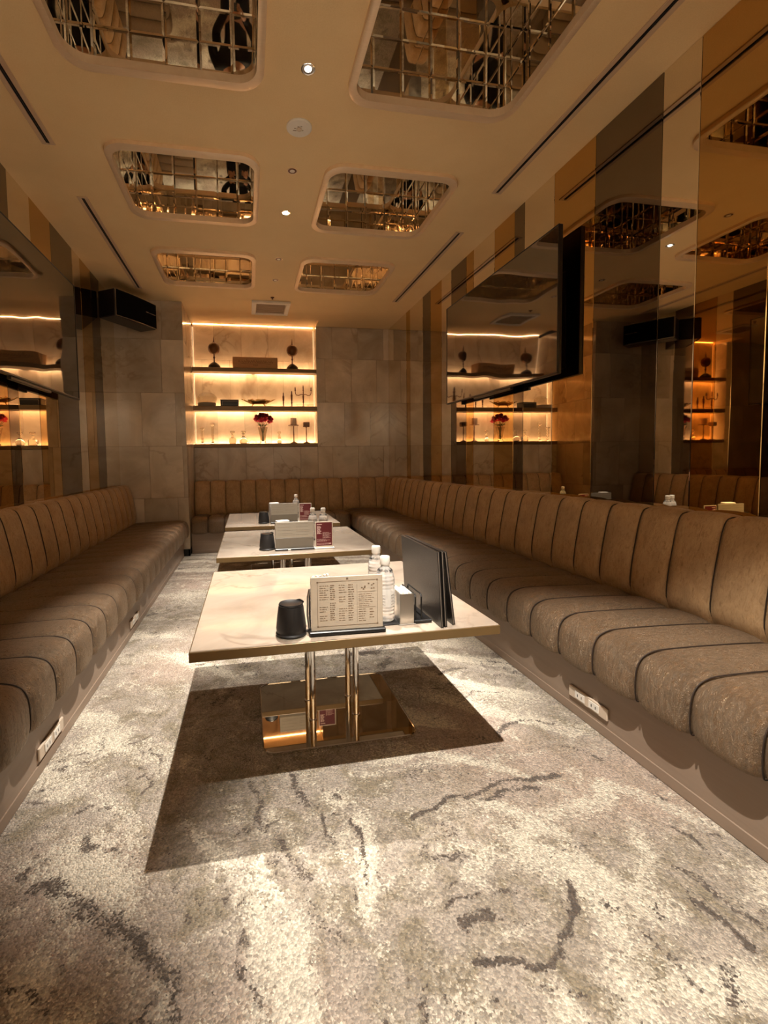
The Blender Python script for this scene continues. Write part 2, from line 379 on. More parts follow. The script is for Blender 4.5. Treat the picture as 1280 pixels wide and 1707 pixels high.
def build_floor():
    x0, x1 = -1.56, 2.2
    ys = np.concatenate([np.arange(YB - .02, .55, .08), np.arange(.55, 2.6, .011), np.arange(2.6, 6.9, .03)])
    xs = np.concatenate([np.arange(x0, -.85, .08), np.arange(-.85, 1.5, .011), np.arange(1.5, x1 + .08, .08)])
    nx, ny = len(xs), len(ys)
    X, Y = np.meshgrid(xs, ys); P = np.stack([X.ravel(), Y.ravel()], 1)
    D, K, PK = floor_pattern(P)
    co = np.zeros((len(P), 3)); co[:, :2] = P
    idx = np.arange(nx * ny).reshape(ny, nx)
    fs = np.stack([idx[:-1, :-1], idx[:-1, 1:], idx[1:, 1:], idx[1:, :-1]], -1).reshape(-1, 4)
    me = bpy.data.meshes.new('floor')
    me.vertices.add(len(P)); me.vertices.foreach_set('co', co.ravel())
    me.loops.add(fs.size); me.loops.foreach_set('vertex_index', fs.ravel().astype(np.int32))
    me.polygons.add(len(fs)); me.polygons.foreach_set('loop_start', np.arange(0, fs.size, 4, dtype=np.int32))
    me.update(calc_edges=True); me.validate()
    at = me.attributes.new('pattern', 'FLOAT_COLOR', 'POINT')
    rgba = np.ones((len(P), 4)); rgba[:, 0] = D; rgba[:, 1] = K; rgba[:, 2] = PK
    at.data.foreach_set('color', rgba.ravel())
    me.materials.append(M['carpet'])
    struct(put('floor', me))
build_floor()

COFFERS = [(CX + sx * .7075, cy, lab) for cy, row in ((2.11, 'nearest'), (3.525, 'middle'), (4.94, 'farthest')) for sx, lab in ((-1, 'left ' + row), (1, 'right ' + row))]
CW, CH = .455, .40              # half size of the mirrored box
def build_ceiling():
    xs = sorted({XL - .02, XR + .02} | {round(c[0] + s * CW, 4) for c in COFFERS for s in (-1, 1)})
    ys = sorted({YB - .02, 6.50} | {round(c[1] + s * CH, 4) for c in COFFERS for s in (-1, 1)})
    b = MB()
    for i in range(len(xs) - 1):
        for j in range(len(ys) - 1):
            mx, my = (xs[i] + xs[i + 1]) / 2, (ys[j] + ys[j + 1]) / 2
            if any(abs(mx - c[0]) < CW and abs(my - c[1]) < CH for c in COFFERS): continue
            b.add([(xs[i], ys[j], H), (xs[i], ys[j + 1], H), (xs[i + 1], ys[j + 1], H), (xs[i + 1], ys[j], H)], [(0, 1, 2, 3)])
    # shallow raised band in front of the lit niche
    b.add([(PX, 6.5, H), (PX, 6.5, H + .05), (NX, 6.5, H + .05), (NX, 6.5, H)], [(0, 1, 2, 3)])
    b.add([(PX - .02, 6.5, H + .05), (PX - .02, YF + .02, H + .05), (NX + .02, YF + .02, H + .05), (NX + .02, 6.5, H + .05)], [(0, 1, 2, 3)])
    b.add([(NX, 6.5, H), (NX, YF + .02, H), (XR + .02, YF + .02, H), (XR + .02, 6.5, H)], [(0, 1, 2, 3)])
    b.add([(NX, 6.5, H), (NX, YF, H), (NX, YF, H + .05), (NX, 6.5, H + .05)], [(0, 1, 2, 3)])
    struct(b.obj('ceiling', M['ceiling']))
build_ceiling()

def strips(name, x, seams, tints, z0, z1, parent, sgn):
    """tinted mirror strips standing on a side wall"""
    for (a, c), t in zip(zip(seams[:-1], seams[1:]), tints):
        b = MB().rbox(min(x, x - sgn * .008), a + .0012, z0, max(x, x - sgn * .008), c - .0012, z1, .002)
        o = b.obj('mirror_panel', M['mirror_' + t], parent)
wr = struct(MB().box(XR + .002, YB - .1, 0, XR + .1, YF + .1, H + .4).obj('wall_right', M['wall']))
RS = [-2.6, -1.7, -1.25, -.95, -.5, .0, .35, .62, 1.0, 1.581, 1.899, 2.102, 2.567, 2.952, 3.301, 3.438, 3.74, 4.112, 4.259, 4.6, 4.845, 5.151, 5.395, 5.846, 5.988, 6.779]
RT = ['grey', 'clear', 'amber', 'grey', 'clear', 'amber', 'clear', 'amber', 'grey', 'amber', 'clear', 'grey', 'amber', 'clear', 'grey', 'amber', 'clear', 'amber', 'grey', 'clear', 'amber', 'grey', 'clear', 'amber', 'clear']
strips('mirror_panel', XR + .002, RS, RT, .86, H - .001, wr, 1)
wl = struct(MB().box(XL - .1, YB - .1, 0, XL - .002, YF + .1, H + .4).obj('wall_left', M['wall']))
LS = [-2.6, -1.7, -1.3, -.9, -.4, .1, .5, .9, 1.25, 1.6, 2.0, 2.45, 2.75, 3.36, 3.50, 3.82, 4.18, 4.65, 4.85, 5.15, 5.42, 5.955]
LT = ['grey', 'amber', 'clear', 'grey', 'amber', 'clear', 'grey', 'clear', 'amber', 'grey', 'clear', 'clear', 'amber', 'grey', 'clear', 'amber', 'grey', 'clear', 'amber', 'grey', 'clear']
strips('mirror_panel', XL - .002, LS, LT, .86, H - .001, wl, -1)
wf = struct(MB().box(XL - .1, YB - .1, 0, XR + .1, YB - .012, H + .4).obj('wall_front', M['grout']))

def tile_grid(parent, u0, u1, rows, width, place, offs):
    """marble tiles 1 cm proud with fine open joints; place(u, z, du, dz) -> box corners"""
    for k, (z0, z1) in enumerate(rows):
        cuts = [u0]; u = u0 + offs[k % len(offs)]
        while u < u1 - .02:
            if u > u0 + .02: cuts.append(u)
            u += width
        cuts.append(u1)
        for a, c in zip(cuts[:-1], cuts[1:]):
            pr = random.uniform(0, .0012)
            x0, y0, x1, y1 = place(a + .001, c - .001, .010 + pr)
            cx, cy, cz = (x0 + x1) / 2, (y0 + y1) / 2, (z0 + z1) / 2
            MB().rbox(x0 - cx, y0 - cy, z0 + .001 - cz, x1 - cx, y1 - cy, z1 - .001 - cz, .0012).obj('marble_tile', M['marble'], parent, (cx, cy, cz))
ROWS = [(.0, .75), (.75, 1.40), (1.40, 2.06), (2.06, 2.71), (2.71, H - .002)]
wb = struct(MB().box(PX - .01, YF + .012, 0, XR + .1, YF + .12, H + .4).box(NX + .012, NY + .012, 0, XR + .1, YF + .012, H).box(PX - .01, NY + .012, 0, NX + .012, YF + .012, 1.40).obj('wall_back', M['grout']))
tile_grid(wb, NX, XR - .004, ROWS, .40, lambda a, c, t: (a, NY + .012 - t, c, NY + .012), [.10, .23, .42, .13, .24])
tile_grid(wb, PX, NX, [(.0, .75), (.75, 1.40)], .40, lambda a, c, t: (a, NY + .012 - t, c, NY + .012), [.2, .33])
NROWS = [(1.455, 2.06), (2.06, 2.71), (2.71, H + .048)]
tile_grid(wb, PX, NX, NROWS, .40, lambda a, c, t: (a, YF + .012 - t, c, YF + .012), [.32, .12, .30])
tile_grid(wb, NY + .012, YF, NROWS, .4, lambda a, c, t: (NX + .012 - t, a, NX + .012, c), [.4])
tile_grid(wf, XL + .002, XR - .002, ROWS, .80, lambda a, c, t: (a, YB - .012, c, YB - .012 + t), [.4, .2])  # pale marble on the unseen wall, put there to bounce the added washers
wc = struct(MB().box(XL - .05, PY + .012, 0, PX - .012, YF + .1, H).obj('wall_column', M['grout']))
tile_grid(wc, XL + .002, PX, [(.09, .75)] + ROWS[1:], .40, lambda a, c, t: (a, PY + .012 - t, c, PY + .012), [.27, .35, .28, .53, .15])
tile_grid(wc, PY + .012, YF, [(.09, .75)] + ROWS[1:], .40, lambda a, c, t: (PX - .012, a, PX - .012 + t, c), [.4, .2])
struct(MB().box(XL, PY + .006, 0, PX - .004, PY + .02, .088).box(PX - .02, PY + .006, 0, PX - .004, NY, .088).obj('baseboard_column', M['kick']))
struct(MB().rbox(PX, NY - .012, 1.402, NX - .001, YF, 1.454, .003).obj('trim_1', M['shelf']))

# ------------------------------------------------------------------ mirrored ceiling coffers
def bevel_tile(w, h, b=.011, d=.0009):
    hw, hh = w / 2 - .0008, h / 2 - .0008
    return MB().add([(-hw, -hh, 0), (hw, -hh, 0), (hw, hh, 0), (-hw, hh, 0), (-hw + b, -hh + b, d), (hw - b, -hh + b, d), (hw - b, hh - b, d), (-hw + b, hh - b, d)],
                    [(0, 1, 5, 4), (1, 2, 6, 5), (2, 3, 7, 6), (3, 0, 4, 7), (4, 5, 6, 7), (3, 2, 1, 0)])
def build_coffers():
    cache = {}
    def tile(w, h):
        k = (round(w, 4), round(h, 4))
        if k not in cache: cache[k] = bevel_tile(*k).mesh('mirror_tile', M['mirror_tile'])
        return cache[k]
    def cuts(half, step):
        e = [-half]; k = -math.floor(half / step)
        while k * step < half - .03:
            if k * step > -half + .03: e.append(k * step)
            k += 1
        return e + [half]
    top = .316; zr = [0.004, .152, top]
    # frame meshes
    outer = rrect(CW + .0325, CH + .05, .135, 10); mid = rrect(CW + .026, CH + .0235, .13, 10); inner = rrect(CW - .005, CH - .008, .105, 10)
    n = len(outer); loops = [(outer, .0), (outer, -.024), (mid, -.030), (inner, -.030), (inner, .012), (mid, .012)]
    fb = MB()
    fb.add([(x, y, z) for L, z in loops for x, y in L], [(k * n + i, k * n + (i + 1) % n, (k + 1) * n + (i + 1) % n, (k + 1) * n + i) for k in range(len(loops) - 1) for i in range(n)])
    frame = fb.mesh('frame', M['champagne'], 40)
    topm = MB().box(-CW, -CH, 0, CW, CH, .006).mesh('top_mirror', M['mirror_tile'])
    rng = random.Random(3)
    for x, y, lab in COFFERS:
        t = thing('ceiling_mirror_coffer', 'champagne rimmed ceiling recess of small mirror tiles, %s of the six' % lab, 'ceiling mirror', (x, y, H), 0, 'mirrored ceiling recesses')
        put('frame', frame, t)
        put('top_mirror', topm, t, (0, 0, top))
        j = lambda: rng.uniform(-.006, .006)
        xc, yc = cuts(CW, .167), cuts(CH, .167)
        for a, c in zip(xc[:-1], xc[1:]):
            for z0, z1 in zip(zr[:-1], zr[1:]):
                put('mirror_tile', tile(c - a, z1 - z0), t, ((a + c) / 2, CH, (z0 + z1) / 2), rot=(math.pi / 2 + j(), 0, j()))
                put('mirror_tile', tile(c - a, z1 - z0), t, ((a + c) / 2, -CH, (z0 + z1) / 2), rot=(math.pi / 2 + j(), 0, math.pi + j()))
        for d, e in zip(yc[:-1], yc[1:]):
            for z0, z1 in zip(zr[:-1], zr[1:]):
                put('mirror_tile', tile(e - d, z1 - z0), t, (CW, (d + e) / 2, (z0 + z1) / 2), rot=(math.pi / 2 + j(), 0, -math.pi / 2 + j()))
                put('mirror_tile', tile(e - d, z1 - z0), t, (-CW, (d + e) / 2, (z0 + z1) / 2), rot=(math.pi / 2 + j(), 0, math.pi / 2 + j()))
build_coffers()

# ------------------------------------------------------------------ ceiling fittings
def build_ceiling_fittings():
    words = ['behind the camera', 'nearest the camera, out of frame', 'just out of frame overhead', 'first and brightest, between the two nearest mirror recesses', 'second, tilted, just past the round ceiling speaker',
             'third, bright white, between the middle mirror recesses', 'fourth, small, between the farthest mirror recesses', 'fifth, last before the air vent']
    for (y, watt, ax, ay, br, cone), wd in zip(DOWNLIGHTS, words):
        t = thing('downlight', 'small round recessed ceiling spotlight, %s' % wd, 'downlight', (CX, y, H), 0, 'downlights along the ceiling axis')
        MB().lathe([(.030, -.001), (.036, -.003), (.036, .0), (.030, .0)], 28).obj('trim_ring', M['champagne'] if br < 3 else M['silver_trim'], t, smooth=40)
        d = MB().lathe([(.0295, -.0022), (.020, -.0012), (.006, -.0008)], 24)
        d.obj('reflector', M['copper'] if br < 3 else M['chrome'], t, smooth=60)
        MB().lathe([(.017, -.0036), (.017, -.0028)], 20).obj('lens', emit('lamp_lens', DOWN_COLOR, br * 3) if br > 2 else M['white_plastic'], t)
        ld = bpy.data.lights.new('spot_lamp', 'SPOT'); ld.energy = watt; ld.color = DOWN_COLOR; ld.shadow_soft_size = .016
        ld.spot_size = math.radians(cone); ld.spot_blend = .6
        lo = bpy.data.objects.new('spot_lamp', ld); C.objects.link(lo); lo.parent = t; lo.location = (0, 0, -.012)
        dv = Vector((ax - CX, ay - y, -H)); lo.rotation_euler = dv.to_track_quat('-Z', 'Y').to_euler()
    t = thing('ceiling_speaker', 'white round flat ceiling disc with small marks, between the first two downlights', 'ceiling disc', (CX, 2.80, H))
    MB().lathe([(.076, 0), (.076, -.006), (.070, -.011), (.0, -.012)][:3] + [(.030, -.012)], 40).obj('cover', M['white_plastic'], t, smooth=35)
    MB().lathe([(.016, -.0125), (.016, -.016), (.012, -.018)], 20).obj('boss', M['ivory'], t, smooth=35)
    b = MB()
    for k, (x, y, l) in enumerate(((-.035, .012, .02), (-.012, -.022, .012), (.006, -.026, .010), (.02, .004, .006), (-.03, -.006, .012))): b.box(x, y, -.0128, x + l, y + .006, -.0118)
    b.obj('small_marks', M['vent_grey'], t)
    t = thing('sprinkler_head', 'tiny round sprinkler cap on the ceiling just before the air vent', 'sprinkler', (.352, 5.66, H))
    MB().lathe([(.022, 0), (.022, -.006), (.010, -.012)], 20).obj('cap', M['copper'], t, smooth=40); MB().lathe([(.007, -.012), (.007, -.022), (.012, -.024)], 14).obj('nozzle', M['copper'], t)
    # air vent
    t = thing('air_vent', 'square white ceiling air vent with grey centre panel before the lit niche', 'vent', (.345, 6.02, H))
    o, i_ = .24, .185; b = MB()
    for x0, y0, x1, y1 in ((-o, -o, o, -i_), (-o, i_, o, o), (-o, -i_, -i_, i_), (i_, -i_, o, i_)): b.rbox(x0, y0, -.030, x1, y1, -.001, .004)
    b.obj('frame', M['white_plastic'], t)
    MB().rbox(-i_ + .006, -i_ + .006, -.020, i_ - .006, i_ - .006, -.004, .003).obj('centre_panel', M['vent_grey'], t)
    for k in range(5): MB().rbox(-i_ + .012, -i_ + .03 + k * .07, -.024, i_ - .012, -i_ + .036 + k * .07, -.020, .001).obj('louvre', M['vent_grey'], t)
    # linear slots
    for x, y0, y1, lab in ((1.89, -.6, 3.234, 'long dark linear ceiling slot above the right sofa, nearer one'), (1.89, 3.82, 5.60, 'linear ceiling slot above the right sofa, farther one beyond the screen'),
                           (-1.155, -.6, 3.19, 'dark linear ceiling slot at upper left, nearer one'), (-1.155, 3.76, 5.57, 'linear ceiling slot at left running to the loudspeaker')):
        t = thing('linear_diffuser', lab, 'air slot', (x, y0, H), 0, 'linear air slots'); L = y1 - y0
        b = MB()
        for a, c in ((-.038, -.011), (.011, .038)): b.rbox(a, 0, -.008, c, L, -.0005, .002)
        b.rbox(-.011, 0, -.008, .011, .012, -.0005, .002).rbox(-.011, L - .012, -.008, .011, L, -.0005, .002)
        b.obj('rim', M['rim'], t)
        MB().box(-.0109, .012, -.0025, .0109, L - .012, -.0006).obj('slot', M['slot_dark'], t)
        MB().rbox(-.0015, .012, -.006, .0015, L - .012, -.0026, .0005).obj('blade', M['black_metal'], t)
build_ceiling_fittings()
def fill_washers():  # added out-of-view lamps, bounced off the wall as fill for the ceiling
    for x, wd in ((-.75, 'left'), (.355, 'middle'), (1.46, 'right')):
        t = thing('downlight', 'added fill lamp on the ceiling before the marble wall behind the camera, %s of three' % wd, 'downlight', (x, YB + 1.0, H), 0, 'added fill lamps behind the camera')
        MB().lathe([(.040, -.001), (.048, -.004), (.048, .0), (.040, .0)], 28).obj('trim_ring', M['silver_trim'], t, smooth=40)
        MB().lathe([(.0395, -.003), (.0395, -.0015)], 24).obj('lens', emit('fill_washer_lens', DOWN_COLOR, 15), t)
        ld = bpy.data.lights.new('spot_lamp', 'SPOT'); ld.energy = FILL_WASH_POWER; ld.color = DOWN_COLOR; ld.shadow_soft_size = .03; ld.spot_size = math.radians(95); ld.spot_blend = .8
        lo = bpy.data.objects.new('spot_lamp', ld); C.objects.link(lo); lo.parent = t; lo.location = (0, 0, -.014)
        lo.rotation_euler = Vector((0, -1.0, -.95)).to_track_quat('-Z', 'Y').to_euler()
fill_washers()

# ------------------------------------------------------------------ banquettes
def smooth_profile(pts, per=5):
    out = []; P = [Vector(p) for p in pts]
    for i in range(len(P) - 1):
        p0, p1, p2, p3 = P[max(i - 1, 0)], P[i], P[i + 1], P[min(i + 2, len(P) - 1)]
        for k in range(per):
            t = k / per
            out.append(.5 * ((2 * p1) + (-p0 + p2) * t + (2 * p0 - 5 * p1 + 4 * p2 - p3) * t * t + (-p0 + 3 * p1 - 3 * p2 + p3) * t ** 3))
    return out + [P[-1]]
def channel_mesh(name, prof, w, bulge, nu=10, mat='velvet'):
    """one upholstered channel: profile (x, z) swept along y, bulging between two seams"""
    pr = smooth_profile([(p[0], p[1]) for p in prof]); m = len(pr); b = MB(); vs = []; fs = []
    nrm = []
    for i in range(m):
        t = (pr[min(i + 1, m - 1)] - pr[max(i - 1, 0)]).normalized(); nrm.append(Vector((-t.y, t.x)))
    for i in range(m):
        e = min(1, i / 9 + .12, (m - 1 - i) / 4 + .25)
        for k in range(nu + 1):
            v = k / nu; q = abs(2 * v - 1); bb = -bulge * (q ** 5) * e + bulge * .25 * (1 - q * q)
            yy = (v - .5) * w * (.998)
            vs.append((pr[i].x + nrm[i].x * bb, yy, pr[i].y + nrm[i].y * bb))
    for i in range(m - 1):
        for k in range(nu): a = i * (nu + 1) + k; fs.append((a, a + nu + 1, a + nu + 2, a + 1))
    b.add(vs, fs); return b.mesh(name, M[mat], 75)
# profiles for a bench whose front faces -x, wall at x = D
def bench(name, label, D, front, back, y0, y1, pitch, loc, rz, plinth_x, extra=0, seat_z=.455, back_top=SEAT_BACK_TOP, hem=.262):
    t = thing(name, label, 'sofa', loc, rz)
    seat = [(plinth_x + .02, hem + .006), (front + .035, hem - .002), (front + .010, hem + .004), (front - .001, hem + .04), (front - .002, hem + .10), (front + .006, seat_z - .045), (front + .030, seat_z - .008), (front + .075, seat_z + .012), (front + .14, seat_z + .018), (front + .34, seat_z + .014), (back - .02, seat_z + .002), (back + .06, seat_z - .02)]
    bk = [(back + .02, seat_z - .02), (back - .012, seat_z + .05), (back - .006, seat_z + .16), (back + .018, seat_z + .30), (back + .038, back_top - .075), (back + .062, back_top - .018), (back + .10, back_top), (D - .003, back_top - .004)]
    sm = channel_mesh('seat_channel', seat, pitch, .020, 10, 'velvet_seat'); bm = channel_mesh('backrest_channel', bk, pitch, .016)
    n = int(round((y1 - y0) / pitch))
    for k in range(n):
        put('seat_channel', sm, t, (0, y0 + (k + .5) * pitch, 0)); put('backrest_channel', bm, t, (0, y0 + (k + .5) * pitch, 0))
    ye = y0 + n * pitch
    # core fills the upholstery so that no gap opens behind seams
    cb = MB(); poly = [(plinth_x + .012, hem + .012), (front + .05, hem + .03), (front + .045, seat_z - .06), (front + .10, seat_z - .03), (back + .03, seat_z - .05), (back + .075, back_top - .08), (D - .004, back_top - .05), (D - .004, hem + .012)]
    m_ = len(poly)
    cb.add([(x, y0 + .004, z) for x, z in poly] + [(x, ye - .004, z) for x, z in poly], [tuple(range(m_)), tuple(range(2 * m_ - 1, m_ - 1, -1))] + [(i, m_ + i, m_ + (i + 1) % m_, (i + 1) % m_) for i in range(m_)])
    cb.obj('core', M['piping'], t)
    MB().rbox(plinth_x, y0, 0.001, D - .004, ye, hem + .011, .003).obj('plinth', M['plinth'], t)
    MB().rbox(plinth_x - .004, y0 + .002, 0.001, plinth_x + .004, ye - .002, .045, .002).obj('skirting', M['plinth'], t)
    if extra:                                   # backrest runs on behind the neighbouring bench
        cn = thing('corner_backrest', 'brown velvet backrest cushions in the corner where the back bench meets the right wall sofa', 'sofa', loc, rz)
        pe = extra / 3; be = channel_mesh('backrest_channel', bk, pe, .016)
        for k in range(3): put('backrest_channel', be, cn, (0, y0 - .006 - (k + .5) * pe, 0))
        MB().prism([(back + .03, y0 - extra + .004), (D - .004, y0 - extra + .004), (D - .004, y0 - .008), (back + .03, y0 - .008)], .3, seat_z).prism([(back + .075, y0 - extra + .004), (D - .004, y0 - extra + .004), (D - .004, y0 - .008), (back + .075, y0 - .008)], seat_z, back_top - .08).obj('core', M['piping'], cn)
    # thin dark cord along every seam
    cord = [p for p in smooth_profile([(x + .004, z) for x, z in seat], 2)]
    def off(pr, d):
        o = []
        for i in range(len(pr)):
            tt = (pr[min(i + 1, len(pr) - 1)] - pr[max(i - 1, 0)]).normalized(); o.append(pr[i] + Vector((-tt.y, tt.x)) * d)
        return o
    sc = MB().tube([(p.x, 0, p.y) for p in off(smooth_profile(seat, 3)[3:-1], -.0115)], .0026, 5).mesh('seam_cord', M['piping'], 80)
    bc = MB().tube([(p.x, 0, p.y) for p in off(smooth_profile(bk, 3)[1:], -.0095)], .0026, 5).mesh('seam_cord', M['piping'], 80)
    bc0 = bc
    if extra:
        for k in range(3): put('seam_cord', bc0, cn, (0, y0 - .006 - k * extra / 3, 0))
    for k in range(1, n):
        put('seam_cord', sc, t, (0, y0 + k * pitch, 0)); put('seam_cord', bc, t, (0, y0 + k * pitch, 0))
    return t
P_ = .2125
# right bench (front faces -x)
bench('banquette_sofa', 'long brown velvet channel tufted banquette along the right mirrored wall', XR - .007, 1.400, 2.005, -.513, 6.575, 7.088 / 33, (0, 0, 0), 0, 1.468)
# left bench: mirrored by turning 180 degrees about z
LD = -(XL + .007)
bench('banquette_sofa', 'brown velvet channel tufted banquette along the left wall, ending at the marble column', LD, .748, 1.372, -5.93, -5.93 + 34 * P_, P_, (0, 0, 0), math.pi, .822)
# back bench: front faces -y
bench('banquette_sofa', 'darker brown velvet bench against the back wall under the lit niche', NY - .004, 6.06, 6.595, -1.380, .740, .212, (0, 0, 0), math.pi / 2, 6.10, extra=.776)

def outlet(label, loc, rz):
    t = thing('power_outlet', label, 'outlet', loc, rz, 'power outlets in the plinths')
    MB().rbox(-.010, -.115, -.026, 0, .115, .026, .003).obj('face_plate', M['ivory'], t)
    for k in (-1, 1):
        o = MB().rbox(-.0125, k * .042 - .030, -.017, -.010, k * .042 + .030, .017, .001).obj('socket', M['white_plastic'], t)
        for yy in (-.012, .012): MB().box(-.0130, k * .042 + yy - .002, -.006, -.0124, k * .042 + yy + .002, .006).obj('slot', M['black_plastic'], o)
outlet('pale power outlet plate on the right plinth', (1.4675, 1.72, .105), 0)
outlet('pale power outlet plate on the left plinth', (-.8215, 1.97, .085), math.pi)
outlet('small power outlet plate on the left plinth, farther one beyond the front table', (-.8215, 3.36, .09), math.pi)

# ------------------------------------------------------------------ tables
def make_table(label):
    t = thing('lounge_table', label, 'table', (CX, 2.08, 0), 0, 'low marble tables')
    MB().rbox(-.56, -.55, .535, .56, .55, .572, .0025).obj('tabletop', [M['table_marble']], t)
    MB().rbox(-.563, -.553, .5345, .563, -.5503, .5685, .0015).rbox(-.563, .5503, .5345, .563, .553, .5685, .0015).rbox(-.563, -.5503, .5345, -.5603, .5503, .5685, .0015).rbox(.5603, -.5503, .5345, .563, .5503, .5685, .0015).obj('edge_band', M['edge'], t)
    MB().rbox(-.16, -.14, .522, .16, .14, .5345, .002).obj('mount_plate', M['black_metal'], t)
    MB().prism(rrect(.33, .29, .05, 8, .01, 0), .001, .014).obj('base_plate', M['black_mirror'], t)
    o = rrect(.333, .293, .053, 8, .01, 0); i_ = rrect(.328, .288, .048, 8, .01, 0); n = len(o)
    b = MB(); L = [(o, .001), (o, .0145), (i_, .0165), (i_, .0145)]
    b.add([(x, y, z) for l, z in L for x, y in l], [(k * n + i, k * n + (i + 1) % n, (k + 1) * n + (i + 1) % n, (k + 1) * n + i) for k in range(3) for i in range(n)])
    b.obj('base_rim', M['chrome'], t, smooth=40)
    leg = MB().lathe([(.019, .0145), (.019, .019), (.0145, .021), (.0145, .521)], 20).mesh('leg', M['chrome'], 50)
    for x in (-.09, .112):
        for y in (-.085, .085): put('leg', leg, t, (x, y, 0))
    return t
M['edge'] = flat('gold_edge_band', lin(122, 98, 62), .35, .25)
T1 = make_table('pale marble low table in front, nearest of the three')
T2 = dup(T1, (.345, 3.575, 0), 0, 'pale marble low table, the middle of the three')
T3 = dup(T1, (.335, 4.965, 0), 0, 'pale marble low table farthest away by the back bench')
TZ = .572

def ashtray(loc, label):
    t = thing('ashtray', label, 'ashtray', loc, 0, 'black lidded ashtrays')
    MB().lathe([(.050, .001), (.054, .004), (.056, .009), (.052, .014), (.0535, .020), (.0545, .030), (.0500, .070), (.0450, .104), (.0435, .108)], 36).obj('body', M['black_matt'], t, smooth=45)
    MB().lathe([(.0425, .1085), (.0440, .112), (.0420, .116), (.030, .112), (.010, .110)], 36).obj('lid', M['black_plastic'], t, smooth=45)
    MB().tube([(.025, .034, .113), (.036, .026, .117), (.045, .004, .115)], .004, 6).obj('hinge', M['black_plastic'], t)
    MB().lathe([(.058, .0002), (.058, .0012), (.053, .0014)], 32).obj('pad', M['frost'], t, smooth=40)
ashtray((.140, 1.605, TZ), 'black lidded ashtray on the front table beside the cream drinks menu')
ashtray((.122, 3.205, TZ), 'black lidded ashtray on the middle table, left of its grey menu stand')
ashtray((.147, 4.575, TZ), 'black lidded ashtray on the farthest table')

def text_lines(b, x0, x1, z0, z1, rows, y, rng, dens=1.0, th=.0022):
    """unreadable small print as thin raised bars"""
    for k in range(rows):
        z = z1 - (z1 - z0) * (k + .5) / rows
        if rng.random() > dens: continue
        x = x0
        end = x1 - (x1 - x0) * rng.uniform(0, .35)
        while x < end:
            l = rng.uniform(.004, .016); b.box(x, y - .0004, z - th / 2, min(x + l, end), y, z + th / 2); x += l + .0025
def menu_front(loc, rz=0):
    t = thing('menu_stand', 'cream drinks menu card in an acrylic stand with black base on the front table', 'menu', loc, rz)
    W, Hh = .262, .196
    MB().rbox(-W / 2 - .008, -.020, .001, W / 2 + .008, .028, .017, .003).obj('base', M['black_plastic'], t)
    MB().rbox(-W / 2, -.003, .014, W / 2, .001, .014 + Hh, .001).obj('card', M['paper'], t)
    MB().rbox(-W / 2 - .001, .0015, .014, W / 2 + .001, .004, .016 + Hh, .001).obj('acrylic_back', M['acrylic'], t)
    b = MB(); rng = random.Random(4); y = -.0031
    f0, f1, g0, g1 = -.108, .112, .030, .192
    for x0, x1, z0, z1 in ((f0, f1, g1, g1 + .0015), (f0, f1, g0, g0 + .0015), (f0, f0 + .0015, g0, g1), (f1 - .0015, f1, g0, g1)): b.box(x0, y - .0004, z0, x1, y, z1)
    for x in (f0 - .002, f1 - .004):
        for z in (g0 - .002, g1 - .003): b.box(x, y - .0005, z, x + .006, y, z + .006)
    b.box(-.003, y - .0004, .1975, .005, y, .2045)
    text_lines(b, -.100, -.066, .125, .182, 7, y, rng); text_lines(b, -.062, -.042, .125, .182, 8, y, rng, 1, .003)
    text_lines(b, -.100, -.070, .040, .105, 8, y, rng, .8); text_lines(b, -.062, -.042, .05, .118, 9, y, rng, .9, .003)
    text_lines(b, -.030, .000, .045, .182, 16, y, rng, .9); text_lines(b, .004, .026, .045, .182, 16, y, rng, .9, .003)
    text_lines(b, .042, .100, .095, .145, 7, y, rng, 1, .0016); text_lines(b, .042, .075, .04, .09, 6, y, rng, .9); text_lines(b, .082, .100, .05, .09, 4, y, rng, 1, .003)
    b.box(.036, y - .0004, .04, .0368, y, .18); b.box(.040, y - .0004, .0925, .104, y, .0933); b.box(.040, y - .0004, .150, .104, y, .1508)
    for k in range(9): a = rng.uniform(.05, .098); z = rng.uniform(.156, .178); b.box(a, y - .0004, z, a + .006, y, z + .004)
    b.obj('menu_print', M['print'], t)
menu_front((.340, 1.572, TZ), math.radians(-2.5))
def menu_grey(loc, label):
    t = thing('menu_stand', label, 'menu', loc, 0, 'grey backed menu stands')
    W, Hh = .265, .185
    MB().rbox(-W / 2 - .006, -.020, .001, W / 2 + .006, .028, .013, .003).obj('base', M['black_plastic'], t)
    MB().rbox(-W / 2, -.003, .012, W / 2, .001, .012 + Hh * .40, .0008).obj('shaded_lower_card', M['frost_dark'], t)  # lower part of the card, its shade put in as a darker tone
    MB().rbox(-W / 2, -.003, .012 + Hh * .402, W / 2, .001, .012 + Hh, .0008).obj('card', M['frost'], t)
    MB().rbox(-W / 2 - .001, .0015, .012, W / 2 + .001, .004, .014 + Hh, .001).obj('acrylic_back', M['acrylic'], t)
    b = MB(); rng = random.Random(9); text_lines(b, -.12, .0, .10, .19, 8, -.0031, rng, .5, .0015); text_lines(b, .01, .12, .10, .19, 8, -.0031, rng, .5, .0015)
    b.obj('menu_print', M['frost_dark'], t)
    MB().rbox(-.05, -.024, .0015, -.03, -.0202, .008, .001).obj('clip', M['white_plastic'], t)
menu_grey((.312, 3.150, TZ), 'grey backed menu stand on the middle table beside the burgundy flyer')
menu_grey((.352, 4.545, TZ), 'grey backed menu stand on the farthest table')
